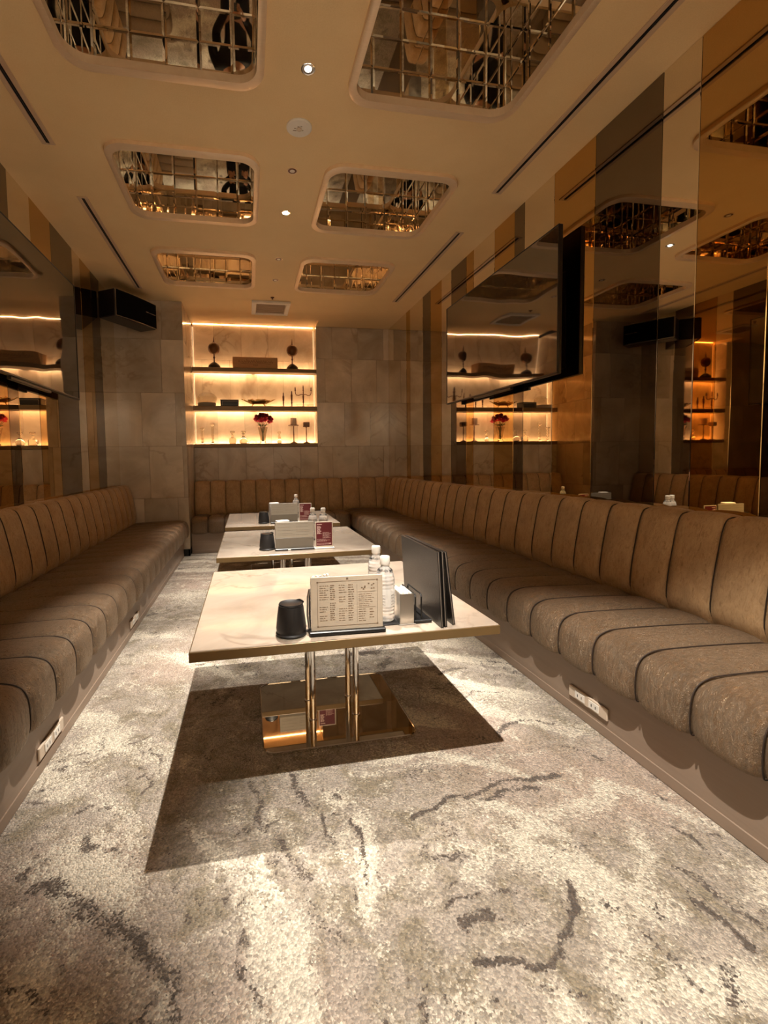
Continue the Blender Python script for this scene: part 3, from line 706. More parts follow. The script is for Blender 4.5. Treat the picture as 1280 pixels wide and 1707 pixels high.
def flyer(loc, label):
    t = thing('flyer_stand', label, 'flyer', loc, 0, 'burgundy flyer stands')
    W, Hh = .128, .178
    MB().rbox(-W / 2 - .008, -.025, .001, W / 2 + .008, .035, .007, .002).obj('base', M['white_plastic'], t)
    MB().rbox(-W / 2, -.002, .007, W / 2, .003, .012 + Hh, .001).obj('acrylic_holder', M['paper'], t)
    MB().box(-W / 2 + .007, -.0028, .018, W / 2 - .007, -.002, .006 + Hh).obj('poster', M['red'], t)
    b = MB(); rng = random.Random(12); y = -.0028
    b.box(-.050, y - .0006, .168, -.015, y, .173); text_lines(b, -.050, -.018, .105, .160, 8, y, rng, 1, .0045); b.box(-.052, y - .0005, .104, -.016, y, .106)
    text_lines(b, -.010, .050, .07, .115, 7, y, rng, .8, .002); text_lines(b, -.052, .050, .025, .068, 6, y, rng, .8, .002)
    b.box(.036, y - .0006, .03, .05, y, .036)
    b.obj('poster_print', M['red_pale'], t)
flyer((.522, 3.155, TZ), 'burgundy flyer in a clear stand on the middle table')
flyer((.566, 4.565, TZ), 'burgundy flyer in a clear stand on the farthest table')

def bottle(loc, label, script=True):
    t = thing('water_bottle', label, 'bottle', loc, 0, 'plastic water bottles on the tables')
    MB().lathe([(.024, .001), (.034, .006), (.036, .016), (.035, .045), (.0365, .05), (.0365, .135), (.0350, .140), (.0365, .146), (.0360, .165), (.031, .186), (.020, .204), (.0165, .210), (.0165, .219)], 28).obj('body', M['bottle'], t, smooth=50)
    MB().lathe([(.0185, .219), (.0190, .222), (.0190, .246), (.0172, .250), (.004, .251)], 28).obj('cap', M['white_plastic'], t, smooth=40)
    b = MB()
    for i in range(24):
        a0, a1 = 2 * math.pi * i / 24, 2 * math.pi * (i + 1) / 24
        for (ra, za), (rb, zb) in (((.0372, .062), (.0372, .130)),):
            b.add([(ra * math.cos(a0), ra * math.sin(a0), za), (ra * math.cos(a1), ra * math.sin(a1), za), (rb * math.cos(a1), rb * math.sin(a1), zb), (rb * math.cos(a0), rb * math.sin(a0), zb)], [(0, 1, 2, 3)])
    b.obj('label_band', M['label'], t, smooth=60)
    # small black script round the neck and print on the label
    p = MB(); rng = random.Random(2)
    for k in range(26):
        a = 2 * math.pi * k / 26 + rng.uniform(-.05, .05); r0 = .0265; zz = .197
        q = [(math.cos(a + d) * (r0 - (h_ * .9)), math.sin(a + d) * (r0 - (h_ * .9)), zz + h_) for d, h_ in ((-.10, rng.uniform(-.004, 0)), (-.02, rng.uniform(.003, .007)), (.05, rng.uniform(-.004, .0)), (.11, rng.uniform(.002, .006)))]
        p.tube([(x * 1.04, y * 1.04, z) for x, y, z in q], .0009, 4)
    for k in range(4):
        for a in (-2.2, -1.2, -.2, .9, 2.0):
            for i in range(3):
                aa = a + i * .12; z = .07 + k * .012 + rng.uniform(0, .003)
                p.tube([(.0377 * math.cos(aa), .0377 * math.sin(aa), z), (.0377 * math.cos(aa + .09), .0377 * math.sin(aa + .09), z)], .0008, 4)
    p.obj('label_print', M['print_black'], t)
g = G('clear_label'); g.set(Base_Color=(.92, .91, .88, 1), Roughness=.3, Alpha=.45); M['label'] = g.m
bottle((.508, 1.652, TZ + .006), 'clear water bottle with white cap on the front table, nearer of two')
bottle((.540, 1.885, TZ), 'clear water bottle with white cap on the front table, behind the nearer one')
bottle((.575, 3.50, TZ), 'water bottle on the middle table behind the burgundy flyer, right one')
bottle((.495, 3.53, TZ), 'water bottle on the middle table behind the burgundy flyer, left one')
bottle((.515, 4.98, TZ), 'water bottle on the farthest table behind its menu stand')

def small_items():
    o = MB().rbox(-.045, -.045, .0, .045, .045, .005, .001).obj('coaster', M['black_matt'], None, (.508, 1.652, TZ + .0005)); tag(o, 'thin black square coaster under the nearer front water bottle', 'coaster')
    # napkin dispenser
    t = thing('napkin_dispenser', 'slim chrome napkin dispenser beside the front water bottle', 'napkin holder', (.578, 1.655, TZ))
    b = MB().rbox(-.028, -.052, .002, -.025, .052, .118, .0008).rbox(.025, -.052, .002, .028, .052, .118, .0008).rbox(-.025, -.052, .002, .025, -.049, .118, .0008).rbox(-.025, .049, .002, .025, .052, .118, .0008)
    b.obj('shell', M['steel'], t); MB().rbox(-.034, -.058, 0.0005, .034, .058, .0035, .001).obj('foot', M['steel'], t)
    for k in range(6): MB().rbox(-.022 + k * .0075, -.046, .004, -.016 + k * .0075, .046, .120 + .004 * math.sin(k * 1.9), .001).obj('napkin', M['white_paper'], t)
    # menu rack with folders
    t = thing('menu_rack', 'black wire menu rack on the front table', 'rack', (.64, 1.69, TZ))
    MB().rbox(-.035, -.09, .001, .038, .09, .014, .003).obj('tray', M['black_plastic'], t)
    for x in (-.024, .0):
        MB().tube([(x, -.075, .012), (x, -.075, .10), (x, -.070, .108), (x, .070, .108), (x, .075, .10), (x, .075, .012)], .0032, 8).obj('wire_hoop', M['black_metal'], t)
    def fold(x, y0, y1, lean, label, hgt=.285):
        t = thing('menu_folder', label, 'menu folder', (x, (y0 + y1) / 2, TZ + .001), 0, 'black menu folders in the rack'); L = (y1 - y0) / 2
        mt = Matrix.Rotation(lean, 4, 'Y')
        MB().rbox(-.004, -L, .0, -.001, L, hgt, .001).xf(mt).obj('front_cover', M['folder'], t)
        MB().rbox(.003, -L, .0, .006, L, hgt, .001).xf(mt).obj('back_cover', M['folder'], t)
        MB().box(-.001, -L + .004, .003, .003, L - .004, hgt - .003).xf(mt).obj('pages', M['folder_edge'], t)
    fold(.690, 1.535, 1.93, -.055, 'large black menu folder standing upright, facing the bottles')
    fold(.706, 1.540, 1.93, -.050, 'black menu folder standing right behind the front one')
    fold(.745, 1.555, 1.93, -.12, 'black menu folder leaning at the outer side of the rack', .28)
    # clear caddy with paper wrapped sticks
    def caddy(x, y, label, gl='clear straw caddies'):
        t = thing('straw_caddy', label, 'caddy', (x, y, TZ), 0, gl)
        b = MB(); o = .045
        for a in ((-o, -o, o, -o + .002), (-o, o - .002, o, o), (-o, -o + .002, -o + .002, o - .002), (o - .002, -o + .002, o, o - .002)): b.box(a[0], a[1], .002, a[2], a[3], .095)
        b.box(-o, -o, 0.0005, o, o, .002)
        b.obj('acrylic_box', M['acrylic'], t)
        rng = random.Random(int(y * 10))
        for i in range(5):
            for j in range(5):
                px, py = -.032 + i * .016 + rng.uniform(-.003, .003), -.032 + j * .016 + rng.uniform(-.003, .003)
                MB().tube([(px, py, .003), (px + rng.uniform(-.004, .004), py + rng.uniform(-.004, .004), .100 + rng.uniform(0, .010))], .0055, 6).obj('wrapped_stick', M['white_paper'], t)
    caddy(.312, 1.98, 'clear box of white wrapped sticks behind the front menu card')
    for x, y, lab in ((.235, 3.235, 'white paper napkin pack behind the middle table menu stand'), (.255, 4.625, 'white paper napkin pack behind the farthest menu stand')):
        t = thing('napkin_pack', lab, 'napkins', (x, y, TZ), .25, 'napkin packs')
        MB().rbox(-.05, -.03, .001, .05, .03, .19, .004).obj('box', M['acrylic'], t)
        MB().rbox(-.045, -.026, .004, .045, .026, .200, .003).obj('napkin', M['white_paper'], t)
    # dispenser behind the menu: dark pen-like tongs seen at its left edge
    t = thing('ice_tongs', 'dark metal tongs standing behind the left edge of the cream menu', 'tongs', (.208, 1.62, TZ))
    MB().tube([(0, 0, .002), (-.006, .002, .06), (-.004, .004, .125), (.003, .004, .155)], .004, 8).obj('arm', M['steel'], t)
    MB().tube([(.006, .01, .002), (.004, .012, .06), (.005, .008, .125), (.003, .005, .155)], .004, 8).obj('arm', M['black_metal'], t)
    MB().lathe([(.014, .0005), (.014, .004), (.006, .006)], 16).obj('foot', M['black_metal'], t)
small_items()

# ------------------------------------------------------------------ televisions and loudspeaker
def tv(label, loc, rz, stand):
    t = thing('television', label, 'television', loc, rz, 'wall mounted televisions')
    W, Hh = 1.735, .985
    MB().rbox(.004, -W / 2, 0, .030, W / 2, Hh, .004).obj('casing', M['black_plastic'], t)
    MB().box(-.0005, -W / 2 + .010, .014, .0035, W / 2 - .010, Hh - .008).obj('screen', M['screen'], t)
    b = MB()
    for y0, z0, y1, z1 in ((-W / 2, 0, W / 2, .013), (-W / 2, Hh - .007, W / 2, Hh), (-W / 2, .013, -W / 2 + .009, Hh - .007), (W / 2 - .009, .013, W / 2, Hh - .007)): b.rbox(-.004, y0, z0, .0039, y1, z1, .0015)
    b.obj('bezel', M['black_plastic'], t)
    MB().rbox(.030, -W / 2 + .12, .06, .058, W / 2 - .12, Hh - .25, .01).obj('rear_housing', M['black_plastic'], t)
    MB().rbox(.058, -.35, .30, stand, .35, .60, .004).obj('wall_bracket', M['black_metal'], t)
    MB().rbox(.004, -.30, -.022, .030, .30, -.0005, .003).obj('soundbar', M['black_plastic'], t)
TVZ = 1.758
tv('large black television on the right mirrored wall', (2.078, 3.635, TVZ), 0, XR - .007 - 2.078)
tv('large black television on the left mirrored wall', (-1.440, 3.50, TVZ), math.pi, -XL - .007 - 1.440)

def loudspeaker(loc, rz, label):
    t = thing('loudspeaker', label, 'loudspeaker', loc, rz)
    W, D, Hh = .60, .25, .285
    MB().rbox(-W / 2, .012, 0, W / 2, D, Hh, .008).obj('cabinet', M['black_plastic'], t)
    # slightly bowed grille
    b = MB(); n = 10
    for k in range(n):
        a, c = k / n, (k + 1) / n; xa, xb = -W / 2 + .008 + (W - .016) * a, -W / 2 + .008 + (W - .016) * c
        ya, yb = -.014 * (1 - (2 * a - 1) ** 2), -.014 * (1 - (2 * c - 1) ** 2)
        b.add([(xa, ya, .010), (xb, yb, .010), (xb, yb, Hh - .010), (xa, ya, Hh - .010), (xa, .012, .010), (xb, .012, .010), (xb, .012, Hh - .010), (xa, .012, Hh - .010)], [(0, 1, 2, 3), (0, 4, 5, 1), (3, 2, 6, 7)])
    b.obj('grille', M['speaker_cloth'], t)
    for z in (.004, Hh - .008):
        MB().tube([(-W / 2 + .004 + (W - .008) * k / 10, .002 - .015 * (1 - (2 * k / 10 - 1) ** 2), z + .002) for k in range(11)], .0034, 6).obj('trim_strip', M['silver_trim'], t)
    MB().tube([(-W / 2 + .005, .003, .006), (-W / 2 + .005, .003, Hh - .006)], .0028, 6).obj('trim_strip', M['silver_trim'], t)
    b = MB().rbox(.12, -.0145, .150, .16, -.009, .158, .001); b.rbox(.17, -.0125, .1515, .27, -.004, .1565, .001); b.obj('badge', M['vent_grey'], t)
    MB().rbox(-.06, D - .002, .10, .06, D + .03, .20, .004).obj('wall_bracket', M['black_metal'], t)
# front runs from (-1.33,5.2) to (-1.01,5.75)
loudspeaker((-1.165, 5.48, 2.765), math.radians(58), 'black loudspeaker with silver trim high in the left corner by the marble column')

# ------------------------------------------------------------------ lit niche: shelves and what stands on them
def led(parent, pts, mat='led'):
    return MB().box(*pts).obj('led_strip', M[mat], parent)
SH = [(2.494, 2.550, 'upper'), (1.935, 2.000, 'lower')]
for z0, z1, nm in SH:
    t = thing('display_shelf', 'bronze %s shelf with hidden light tape in the glowing niche' % nm, 'shelf', (0, 0, 0), 0, 'niche shelves')
    MB().rbox(PX + .003, NY - .006, z0, NX - .003, YF - .075, z1, .003).obj('board', M['shelf'], t)
    led(t, (PX + .01, YF - .072, (z0 + z1) / 2 - .006, NX - .01, YF - .060, (z0 + z1) / 2 + .006))
    MB().rbox(.1, YF - .075, z0 + .01, .14, YF - .0005, z1 - .03, .001).obj('bracket', M['black_metal'], t)
t = thing('niche_light', 'warm light tape along the bottom of the glowing display niche', 'light strip', (0, 0, 0), 0, 'niche light tapes')
led(t, (PX + .01, YF - .050, 1.4555, NX - .01, YF - .036, 1.462))
t = thing('niche_light', 'warm light tape along the top of the glowing display niche', 'light strip', (0, 0, 0), 0, 'niche light tapes')
led(t, (PX + .01, YF - .007, H + .044, NX - .01, YF - .003, H + .049), 'led_top')
for a, c in ((1.48, 1.93), (2.005, 2.49), (2.555, H)):
    for sd, x in (('left', PX + .003), ('right', NX - .009)):
        t = thing('niche_light', 'upright warm light tape in the %s corner of the niche, %s bay' % (sd, {1.48: 'bottom', 2.005: 'middle', 2.555: 'top'}[a]), 'light strip', (0, 0, 0), 0, 'niche light tapes')
        led(t, (x, YF - .008, a, x + .006, YF - .003, c), 'led_soft')
YS = 6.87
U, Lw, Lg = 2.551, 2.001, 1.455
def shelf_items():
    for x, lab in ((-.435, 'dark bronze globe ornament on the upper shelf, left of the wooden crate'), (.70, 'dark bronze globe ornament on the upper shelf, right of the wooden crate')):
        t = thing('globe_ornament', lab, 'ornament', (x, YS, U), 0, 'bronze globe ornaments')
        MB().lathe([(.085, 0), (.085, .030), (.078, .042), (.056, .064), (.034, .080), (.014, .090)], 24).obj('base', M['dark_base'], t, smooth=45)
        MB().lathe([(.010, .058), (.014, .075), (.020, .082), (.010, .092), (.008, .13), (.013, .15), (.018, .158), (.010, .168), (.009, .19), (.020, .205)], 16).obj('stem', M['dark_red_wood'], t, smooth=60)
        MB().lathe([(.020, .200), (.045, .212), (.066, .240), (.076, .285), (.070, .325), (.048, .355), (.020, .368)], 24).obj('globe', M['globe'], t, smooth=60)
        MB().lathe([(.014, .366), (.018, .374), (.010, .384), (.005, .43), (.001, .462)], 12).obj('finial', M['dark_red_wood'], t, smooth=60)
        b = MB(); b.tube([(.079 * math.cos(a), 0, .285 + .085 * math.sin(a)) for a in [math.pi * 2 * k / 24 for k in range(25)]], .0035, 6); b.obj('meridian_ring', M['copper'], t, smooth=60)
    # crate
    t = thing('wooden_crate', 'low wooden crate with dark burnt lettering on the upper shelf', 'crate', (.152, YS, U))
    MB().rbox(-.325, -.07, .001, .325, -.055, .160, .002).obj('front_board', M['crate'], t)
    MB().rbox(-.325, -.055, .001, -.31, .09, .160, .002).obj('side_board', M['crate'], t); MB().rbox(.31, -.055, .001, .325, .09, .160, .002).obj('side_board', M['crate'], t)
    MB().rbox(-.31, .078, .001, .31, .09, .160, .002).obj('rear_board', M['crate'], t); MB().rbox(-.31, -.055, .001, .31, .078, .012, .002).obj('bottom_board', M['crate'], t)
    b = MB(); rng = random.Random(8); y = -.0702
    x = -.24
    while x < .24:                                   # a line of looping script, too small to read
        hgt = rng.uniform(.018, .05) * (1.5 if abs(x) < .05 else 1)
        b.tube([(x, y, .085), (x + .008, y, .085 + hgt), (x + .018, y, .085 + hgt * .3), (x + .03, y, .085 - hgt * .2)], .0028, 4); x += rng.uniform(.028, .042)
    b.tube([(-.2, y, .07), (-.05, y, .06), (.1, y, .068), (.22, y, .062)], .0022, 4)
    for k in range(6): b.tube([(-.03 + k * .012, y, .03), (-.026 + k * .012, y, .055)], .0022, 4)
    b.obj('burnt_lettering', M['burn'], t)
    # lower shelf
    t = thing('plate_stack', 'pale plates with a patterned glass plate upright behind, left on the lower shelf', 'plates', (-.556, YS - .01, Lw))
    for k in range(5): MB().lathe([(.07, .001 + k * .010), (.128, .006 + k * .010), (.130, .009 + k * .010), (.07, .0065 + k * .010)], 32).obj('plate', M['porcelain'], t, smooth=50)
    s0 = MB().lathe([(.02, 0), (.11, .004), (.14, .012), (.14, .016), (.10, .010)], 36); s0.xf(Matrix.Translation((0, .085, .115)) @ Matrix.Rotation(math.radians(82), 4, 'X') @ Matrix.Diagonal((1, .7, 1, 1)))
    s0.obj('glass_plate', M['glass'], t, smooth=50)
    b = MB()
    for k in range(-5, 6):
        for sg in (-1, 1): b.tube([(k * .017 - sg * .03, .070, .085), (k * .017 + sg * .03, .074, .165)], .0014, 4)
    b.obj('cut_pattern', M['porcelain'], t)
    t = thing('black_box', 'black lacquer box with pale edging on the lower shelf, left of the gold bowl', 'box', (-.232, YS - .02, Lw))
    MB().rbox(-.128, -.07, .001, .128, .09, .088, .004).obj('body', M['black_plastic'], t); MB().rbox(-.130, -.072, .074, .130, .092, .092, .003).obj('lid', M['black_metal'], t)
    b = MB().box(-.105, -.0712, .066, .118, -.0702, .070).box(-.105, -.0712, .008, -.101, -.0702, .066); b.obj('edging', M['vent_grey'], t)
    # leafy gold bowl
    t = thing('gold_bowl', 'gold leaf shaped bowl with spread handles on the lower shelf', 'bowl', (.185, YS, Lw))
    b = MB(); n = 32; vs = []; fs = []
    prof = [(.0, .040), (.06, .040), (.10, .052), (.14, .074), (.165, .090)]
    for k, (r, z) in enumerate(prof):
        for i in range(n):
            a = 2 * math.pi * i / n; wv = (1 + .10 * math.cos(5 * a)) if k > 2 else 1
            vs.append((r * math.cos(a) * wv, r * math.sin(a) * .55 * wv, z + (.008 * math.cos(5 * a) if k > 2 else 0)))
    for k in range(len(prof) - 1):
        for i in range(n): fs.append((k * n + i, k * n + (i + 1) % n, (k + 1) * n + (i + 1) % n, (k + 1) * n + i))
    b.add(vs, fs); o = b.obj('bowl', M['gold'], t, smooth=60); so = o.modifiers.new('thick', 'SOLIDIFY'); so.thickness = .004
    for sg in (-1, 1):
        MB().tube([(sg * .06, 0, .046), (sg * .12, 0, .056), (sg * .18, 0, .082), (sg * .225, 0, .104), (sg * .25, 0, .108)], [.012, .012, .010, .007, .002], 8).obj('handle', M['gold'], t, smooth=60)
        MB().tube([(sg * .06, 0, .09), (sg * .09, 0, .112), (sg * .125, 0, .098), (sg * .15, 0, .092)], [.004, .007, .006, .003], 8).obj('leaf_curl', M['gold'], t, smooth=60)
        MB().tube([(sg * .075, 0, .044), (sg * .09, 0, .020), (sg * .098, 0, .0035)], [.008, .007, .009], 8).obj('foot', M['gold'], t, smooth=60)
    MB().lathe([(.045, .070), (.05, .078), (.045, .105), (.02, .112)], 20).obj('cup', M['gold'], t, smooth=50)
    # candlesticks
    for x, h_, lab in ((.555, .215, 'slim copper candlestick on the lower shelf, shorter and farther from the candelabrum'), (.68, .24, 'slim copper candlestick on the lower shelf, right beside the candelabrum')):
        t = thing('candlestick', lab, 'candlestick', (x, YS, Lw), 0, 'slim copper candlesticks')
        MB().lathe([(.028, .001), (.028, .006), (.010, .014), (.007, .05), (.016, .060), (.008, .070), (.014, h_ - .12), (.016, h_ - .06), (.008, h_ - .05), (.014, h_ - .045)], 16).obj('stem', M['copper'], t, smooth=50)
        MB().lathe([(.009, h_ - .046), (.008, h_ - .012), (.002, h_)], 12).obj('candle', M['dark_red_wood'], t, smooth=50)
    t = thing('candelabrum', 'three armed copper candelabrum at the right end of the lower shelf', 'candelabrum', (.855, YS, Lw))
    MB().lathe([(.032, .001), (.032, .006), (.010, .016), (.007, .06), (.016, .07), (.010, .085), (.014, .16), (.008, .18), (.006, .24), (.013, .25), (.006, .26)], 16).obj('stem', M['copper'], t, smooth=50)
    for sg in (-1, 1):
        MB().tube([(0, 0, .185), (sg * .03, 0, .192), (sg * .07, 0, .172), (sg * .105, 0, .178), (sg * .118, 0, .205), (sg * .120, 0, .245)], .0055, 8).obj('arm', M['copper'], t, smooth=60)
        MB().lathe([(.007, .24), (.013, .25), (.008, .258), (.008, .285), (.002, .298)], 12, (sg * .120, 0, 0)).obj('candle', M['dark_red_wood'], t, smooth=50)
    MB().lathe([(.007, .258), (.008, .30), (.002, .33)], 12).obj('candle', M['dark_red_wood'], t, smooth=50)
    # ledge
    for x, h_, lab in ((-.635, .235, 'twisted glass candle holder on the bottom ledge, leftmost and shorter'), (-.49, .295, 'twisted glass candle holder on the bottom ledge, taller')):
        t = thing('glass_candle_holder', lab, 'candle holder', (x, YS, Lg), 0, 'twisted glass candle holders')
        k = 5 if h_ > .25 else 4; prof = [(.034, .001), (.030, .010)]
        for i in range(k):
            z = .02 + (h_ - .05) * i / k; d = (h_ - .05) / k; prof += [(.013, z), (.024, z + d * .35), (.026, z + d * .55), (.012, z + d * .92)]
        prof += [(.022, h_ - .03), (.036, h_ - .012), (.036, h_)]
        MB().lathe(prof, 20).obj('twisted_stem', M['glass'], t, smooth=60)
        MB().lathe([(.020, h_ + .0005), (.020, h_ + .012), (.010, h_ + .014)], 16).obj('candle', M['candle'], t, smooth=40)
    for x, r, sq, lab in ((-.205, .052, True, 'square cut glass decanter on the bottom ledge'), (-.048, .058, False, 'round bellied glass decanter on the bottom ledge')):
        t = thing('glass_decanter', lab, 'decanter', (x, YS, Lg), 0, 'glass decanters')
        if sq:
            b = MB().rbox(-r, -r * .8, .001, r, r * .8, .085, .012, seg=2); b.lathe([(.030, .082), (.016, .105), (.014, .140), (.022, .148)], 16)
        else: b = MB().lathe([(.040, .001), (.056, .012), (.060, .045), (.050, .078), (.022, .098), (.015, .115), (.015, .145), (.024, .152)], 24)
        b.obj('body', M['glass'], t, smooth=45)
        MB().lathe([(.012, .150), (.028, .160), (.036, .176), (.030, .188), (.010, .194)], 16).obj('stopper', M['glass'], t, smooth=45)
    # vase with flowers
    t = thing('flower_vase', 'flared glass vase of magenta flowers in the middle of the bottom ledge', 'vase', (.238, YS, Lg))
    MB().lathe([(.046, .001), (.046, .008), (.040, .02), (.042, .08), (.052, .15), (.070, .232), (.073, .240), (.068, .238), (.049, .15), (.038, .08), (.034, .022)], 28).obj('vase', M['glass'], t, smooth=50)
    rng = random.Random(21)
    fl = []
    for i in range(17):
        a = i * 2.399; r = .135 * math.sqrt((i + .3) / 17); fl.append((r * math.cos(a) * 1.05, r * math.sin(a) * .62, .405 - r * r * 4.2 + rng.uniform(-.012, .012)))
    def bloom(rad):
        b = MB(); q = random.Random(5)
        for ring, (cnt, rr, zz, tilt) in enumerate(((5, .25, .35, 1.25), (7, .55, .15, .8), (9, .8, -.1, .35))):
            for k in range(cnt):
                a = 2 * math.pi * (k + .5 * ring) / cnt + q.uniform(-.1, .1); ca, sa = math.cos(a), math.sin(a); wv = rad * .5
                pts = []
                for u in (0, .5, 1.):
                    rd = rad * (rr * .25 + u * rr * .75 * math.cos(tilt * .5)); zz_ = rad * (zz + u * .75 * math.sin(tilt) - (.18 if u == 1 and ring == 2 else 0))
                    hw = wv * (.45, 1, .55)[int(u * 2)]
                    pts += [(rd * ca - hw * sa, rd * sa + hw * ca, zz_ + .1 * rad), (rd * ca * 1.06, rd * sa * 1.06, zz_), (rd * ca + hw * sa, rd * sa - hw * ca, zz_ + .1 * rad)]
                b.add(pts, [(0, 1, 4, 3), (1, 2, 5, 4), (3, 4, 7, 6), (4, 5, 8, 7)])
        b.lathe([(.02 * rad, -.5 * rad), (.55 * rad, -.15 * rad), (.5 * rad, .2 * rad), (.1 * rad, .42 * rad)], 10)
        return b
    bm1, bm2 = bloom(.050).mesh('bloom', M['petal']), bloom(.050).mesh('bloom', M['petal_dark'])
    for i, p in enumerate(fl):
        top_c = p[2] > .365
        put('bloom', bm2 if (top_c and i % 3) else bm1, t, p, rot=(rng.uniform(-.5, .5) - p[1] * 3, rng.uniform(-.3, .3) + p[0] * 4, rng.uniform(0, 6)))
    for i, p in enumerate(fl[::2]):
        MB().tube([(p[0] * .12, p[1] * .12, .03), (p[0] * .05, p[1] * .05, .15), (p[0] * .4, p[1] * .4, .27), (p[0] * .95, p[1] * .95, p[2] - .02)], .003, 5).obj('stem', M['stem'], t)
    for i in range(8):
        a = i * .8; r = .06
        MB().add([(0.02 * math.cos(a), .02 * math.sin(a), .25), (r * math.cos(a) - .014 * math.sin(a), r * math.sin(a) + .014 * math.cos(a), .285), (r * 1.6 * math.cos(a), r * 1.3 * math.sin(a), .262 + .02 * (i % 2)), (r * math.cos(a) + .014 * math.sin(a), r * math.sin(a) - .014 * math.cos(a), .28)], [(0, 1, 2, 3)]).obj('leaf', M['stem'], t)
    t = thing('glass_bottle', 'small stoppered glass bottle on the bottom ledge, right of the flowers', 'bottle', (.482, YS, Lg))
    MB().lathe([(.026, .001), (.032, .008), (.032, .055), (.014, .075), (.022, .09), (.022, .105), (.011, .12), (.011, .145)], 20).obj('body', M['glass'], t, smooth=50)
    MB().lathe([(.012, .146), (.026, .152), (.028, .166), (.018, .180)], 16).obj('stopper', M['glass'], t, smooth=50)
    t = thing('pillar_candle_stand', 'tall copper stand with wide dish and ivory pillar candle on the bottom ledge', 'candle stand', (.70, YS, Lg))
    MB().lathe([(.055, .001), (.055, .008), (.030, .018), (.010, .026), (.006, .08), (.009, .14), (.006, .2), (.008, .262)], 20).obj('stem', M['copper'], t, smooth=45)
    MB().lathe([(.020, .262), (.078, .268), (.080, .274), (.02, .272)], 28).obj('dish', M['copper'], t, smooth=45)
    MB().lathe([(.046, .2745), (.046, .375), (.040, .380), (.010, .372)], 24).obj('candle', M['candle'], t, smooth=45)
    t = thing('pillar_candle_stand', 'copper stand with short taupe block candle at the right end of the bottom ledge', 'candle stand', (.892, YS, Lg))
    MB().lathe([(.050, .001), (.050, .008), (.026, .016), (.009, .024), (.006, .09), (.008, .15), (.006, .23), (.012, .246)], 20).obj('stem', M['copper'], t, smooth=45)
    MB().lathe([(.050, .246), (.052, .250), (.03, .2515)], 24).obj('dish', M['copper'], t, smooth=45)
    MB().rbox(-.046, -.046, .252, .046, .046, .318, .006).obj('candle', M['grey_candle'], t)
shelf_items()

# ------------------------------------------------------------------ the photographer, seen only in the ceiling mirrors
def skin_mesh(name, mat, chains, sub=2, parent=None, root=0):
    """connected edges with a radius per joint, grown into one surface"""
    vs, es, rs, key = [], [], [], {}
    for ch in chains:
        prev = None
        for p, r in ch:
            k = tuple(round(c, 4) for c in p)
            if k not in key: key[k] = len(vs); vs.append(p); rs.append(r if isinstance(r, tuple) else (r, r))
            if prev is not None and prev != key[k]: es.append((prev, key[k]))
            prev = key[k]
    me = bpy.data.meshes.new(name); me.from_pydata(vs, es, []); me.materials.append(mat)
    o = put(name, me, parent)
    sk = o.modifiers.new('skin', 'SKIN'); sk.use_smooth_shade = True
    if not me.skin_vertices: me.attributes.get('skin')
    bm = bmesh.new(); bm.from_mesh(me); ly = bm.verts.layers.skin.verify()
    bm.verts.ensure_lookup_table()
    for i, v in enumerate(bm.verts): v[ly].radius = rs[i]; v[ly].use_root = (i == root)
    bm.to_mesh(me); bm.free()
    sb = o.modifiers.new('smooth', 'SUBSURF'); sb.levels = sub; sb.render_levels = sub
    return o
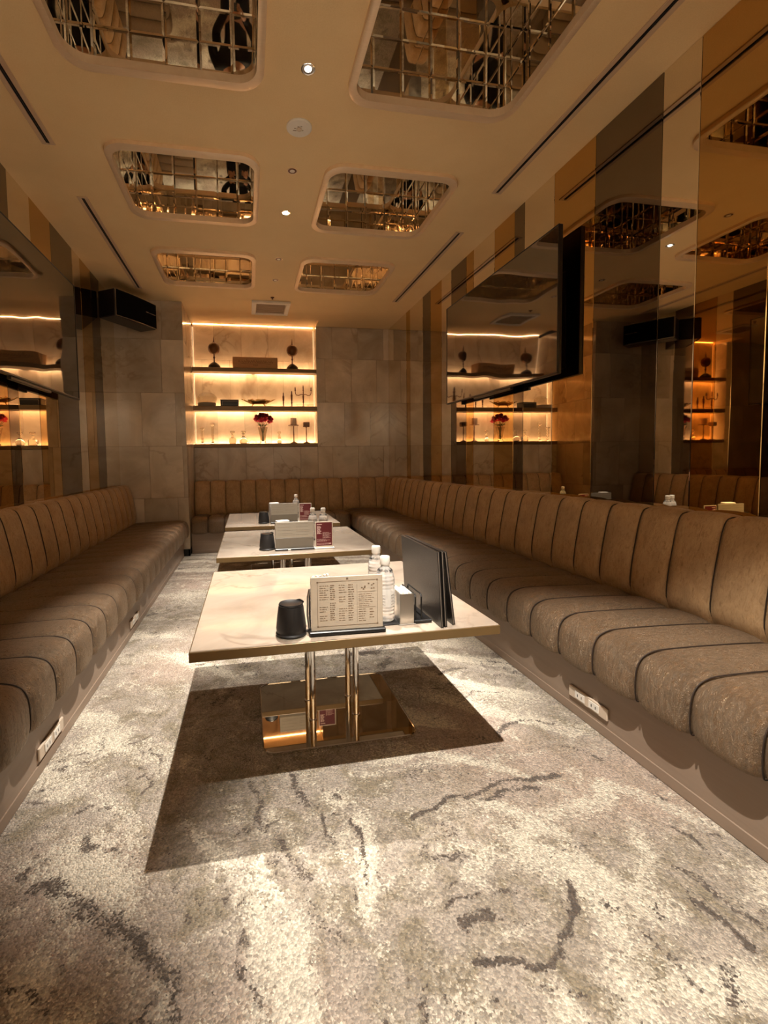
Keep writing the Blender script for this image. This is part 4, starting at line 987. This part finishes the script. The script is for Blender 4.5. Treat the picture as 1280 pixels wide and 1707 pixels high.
def build_person():
    skin = flat('skin', lin(196, 150, 122), .5); cloth = flat('black_cloth', lin(20, 19, 20), .85, bump=(160, .2)); trous = flat('dark_trousers', lin(28, 27, 32), .85)
    hairm = flat('black_hair', lin(14, 11, 10), .45); shoe = flat('black_leather_shoe', lin(18, 16, 15), .4); white = flat('eye_white', lin(230, 226, 220), .3); lip = flat('lips', lin(150, 84, 74), .5)
    t = thing('person', 'person in black clothes holding a phone at chest height, reflected in the ceiling mirrors', 'person', (-.02, -.44, 0))
    pel = (0, 0, .90)
    torso = [(pel, (.135, .10)), ((0, .0, 1.04), (.125, .09)), ((0, .005, 1.20), (.14, .10)), ((0, 0, 1.33), (.13, .09)), ((0, .0, 1.40), (.06, .055)), ((0, .012, 1.46), .05), ((0, .03, 1.50), .052)]
    head = [((0, .03, 1.50), .052), ((0, .05, 1.555), (.072, .085)), ((0, .045, 1.615), (.078, .095)), ((0, .03, 1.66), (.055, .065))]
    def arm(sg, k=1.0, hand=True):
        c = [((0, 0, 1.33), (.13, .09)), ((sg * .165, -.005, 1.345), .056 * k), ((sg * .215, -.01, 1.22), .047 * k), ((sg * .225, .02, 1.08), .041 * k), ((sg * .165, .16, 1.085), .036 * k), ((sg * .095, .31, 1.105), .027 * k)]
        return c
    def leg(sg, k=1.0): return [(pel, (.135, .10)), ((sg * .09, 0, .84), .085 * k), ((sg * .095, .01, .66), .072 * k), ((sg * .10, .015, .47), .054 * k), ((sg * .10, -.005, .30), .050 * k), ((sg * .10, -.02, .10), .036 * k)]
    chains = [torso, head]
    for sg in (-1, 1):
        a = arm(sg); w_ = (sg * .081, .375, 1.12)
        chains.append(a + [(w_, (.034, .018))])
        # fingers close round the phone's edge, thumb on its face
        for q, (dz, ln) in enumerate(((.030, .9), (.010, 1.0), (-.010, .95), (-.028, .75))):
            chains.append([(w_, (.034, .018)), ((sg * .056, .400, 1.125 + dz), .0095), ((sg * .053, .428, 1.128 + dz), .0080), ((sg * (.052 - .026 * ln), .4455, 1.130 + dz), .0070)])
        chains.append([(w_, (.034, .018)), ((sg * .058, .384, 1.158), .0105), ((sg * .044, .402, 1.178), .0095), ((sg * .026, .4110, 1.188), .0075)])
        chains.append(leg(sg) + [((sg * .10, .03, .045), .038), ((sg * .105, .13, .03), (.036, .022))])
    skin_mesh('body', skin, chains, 2, t)
    top = [[(p, (r[0] * 1.10, r[1] * 1.12)) for p, r in torso[:4]] + [((0, .0, 1.395), (.075, .07))]]
    for sg in (-1, 1):
        a = arm(sg, 1.22); a[0] = (a[0][0], (.13 * 1.10, .09 * 1.12)); top.append(a)
    skin_mesh('jacket', cloth, top, 2, t)
    tr = []
    for sg in (-1, 1):
        l = leg(sg, 1.16); l[0] = (pel, (.148, .112)); l[-1] = ((sg * .10, -.018, .09), .055); tr.append(l)
    tr.append([(pel, (.148, .112)), ((0, 0, .99), (.136, .10))]); skin_mesh('trousers', trous, tr, 2, t)
    for sg in (-1, 1):
        skin_mesh('shoe', shoe, [[((sg * .10, -.05, .050), (.044, .046)), ((sg * .10, .02, .046), (.046, .042)), ((sg * .105, .10, .036), (.047, .032)), ((sg * .108, .165, .030), (.034, .024))]], 2, t)
        MB().lathe([(.001, -.011), (.011, 0), (.001, .011)], 12, (sg * .030, .126, 1.590)).obj('eye', white, t, smooth=80)
        MB().lathe([(.0055, 0), (.0055, .002)], 10).xf(Matrix.Translation((sg * .030, .136, 1.590)) @ Matrix.Rotation(-math.pi / 2, 4, 'X')).obj('pupil', hairm, t)
        MB().tube([(sg * .016, .138, 1.608), (sg * .030, .141, 1.612), (sg * .046, .132, 1.607)], .0035, 6).obj('eyebrow', hairm, t)
        MB().tube([(sg * .078, .045, 1.606), (sg * .088, .036, 1.600), (sg * .086, .040, 1.575), (sg * .078, .050, 1.562)], [.006, .009, .008, .005], 8).obj('ear', skin, t, smooth=80)
    MB().tube([(0, .132, 1.598), (0, .146, 1.578), (0, .156, 1.562), (0, .140, 1.553)], [.006, .009, .013, .008], 10).obj('nose', skin, t, smooth=80)
    MB().tube([(-.022, .130, 1.532), (0, .139, 1.535), (.022, .130, 1.532)], [.003, .006, .003], 8).obj('mouth', lip, t, smooth=80)
    skin_mesh('hair', hairm, [[((0, .072, 1.672), (.060, .050)), ((0, .02, 1.690), (.082, .062)), ((0, -.030, 1.640), (.090, .062)), ((0, -.035, 1.56), (.078, .045)), ((0, -.030, 1.50), (.055, .03))]], 2, t)
    p = thing('phone', 'black phone held upright in both hands of the person', 'phone', (0, -.012, 1.078))
    MB().rbox(-.038, -.0045, 0, .038, .0035, .150, .0035).obj('case', M['black_plastic'], p)
    MB().box(-.034, -.0052, .006, .034, -.0046, .144).obj('display', M['screen'], p)
    MB().rbox(.004, .0035, .108, .034, .0055, .144, .001).obj('camera_bump', M['black_metal'], p)
build_person()
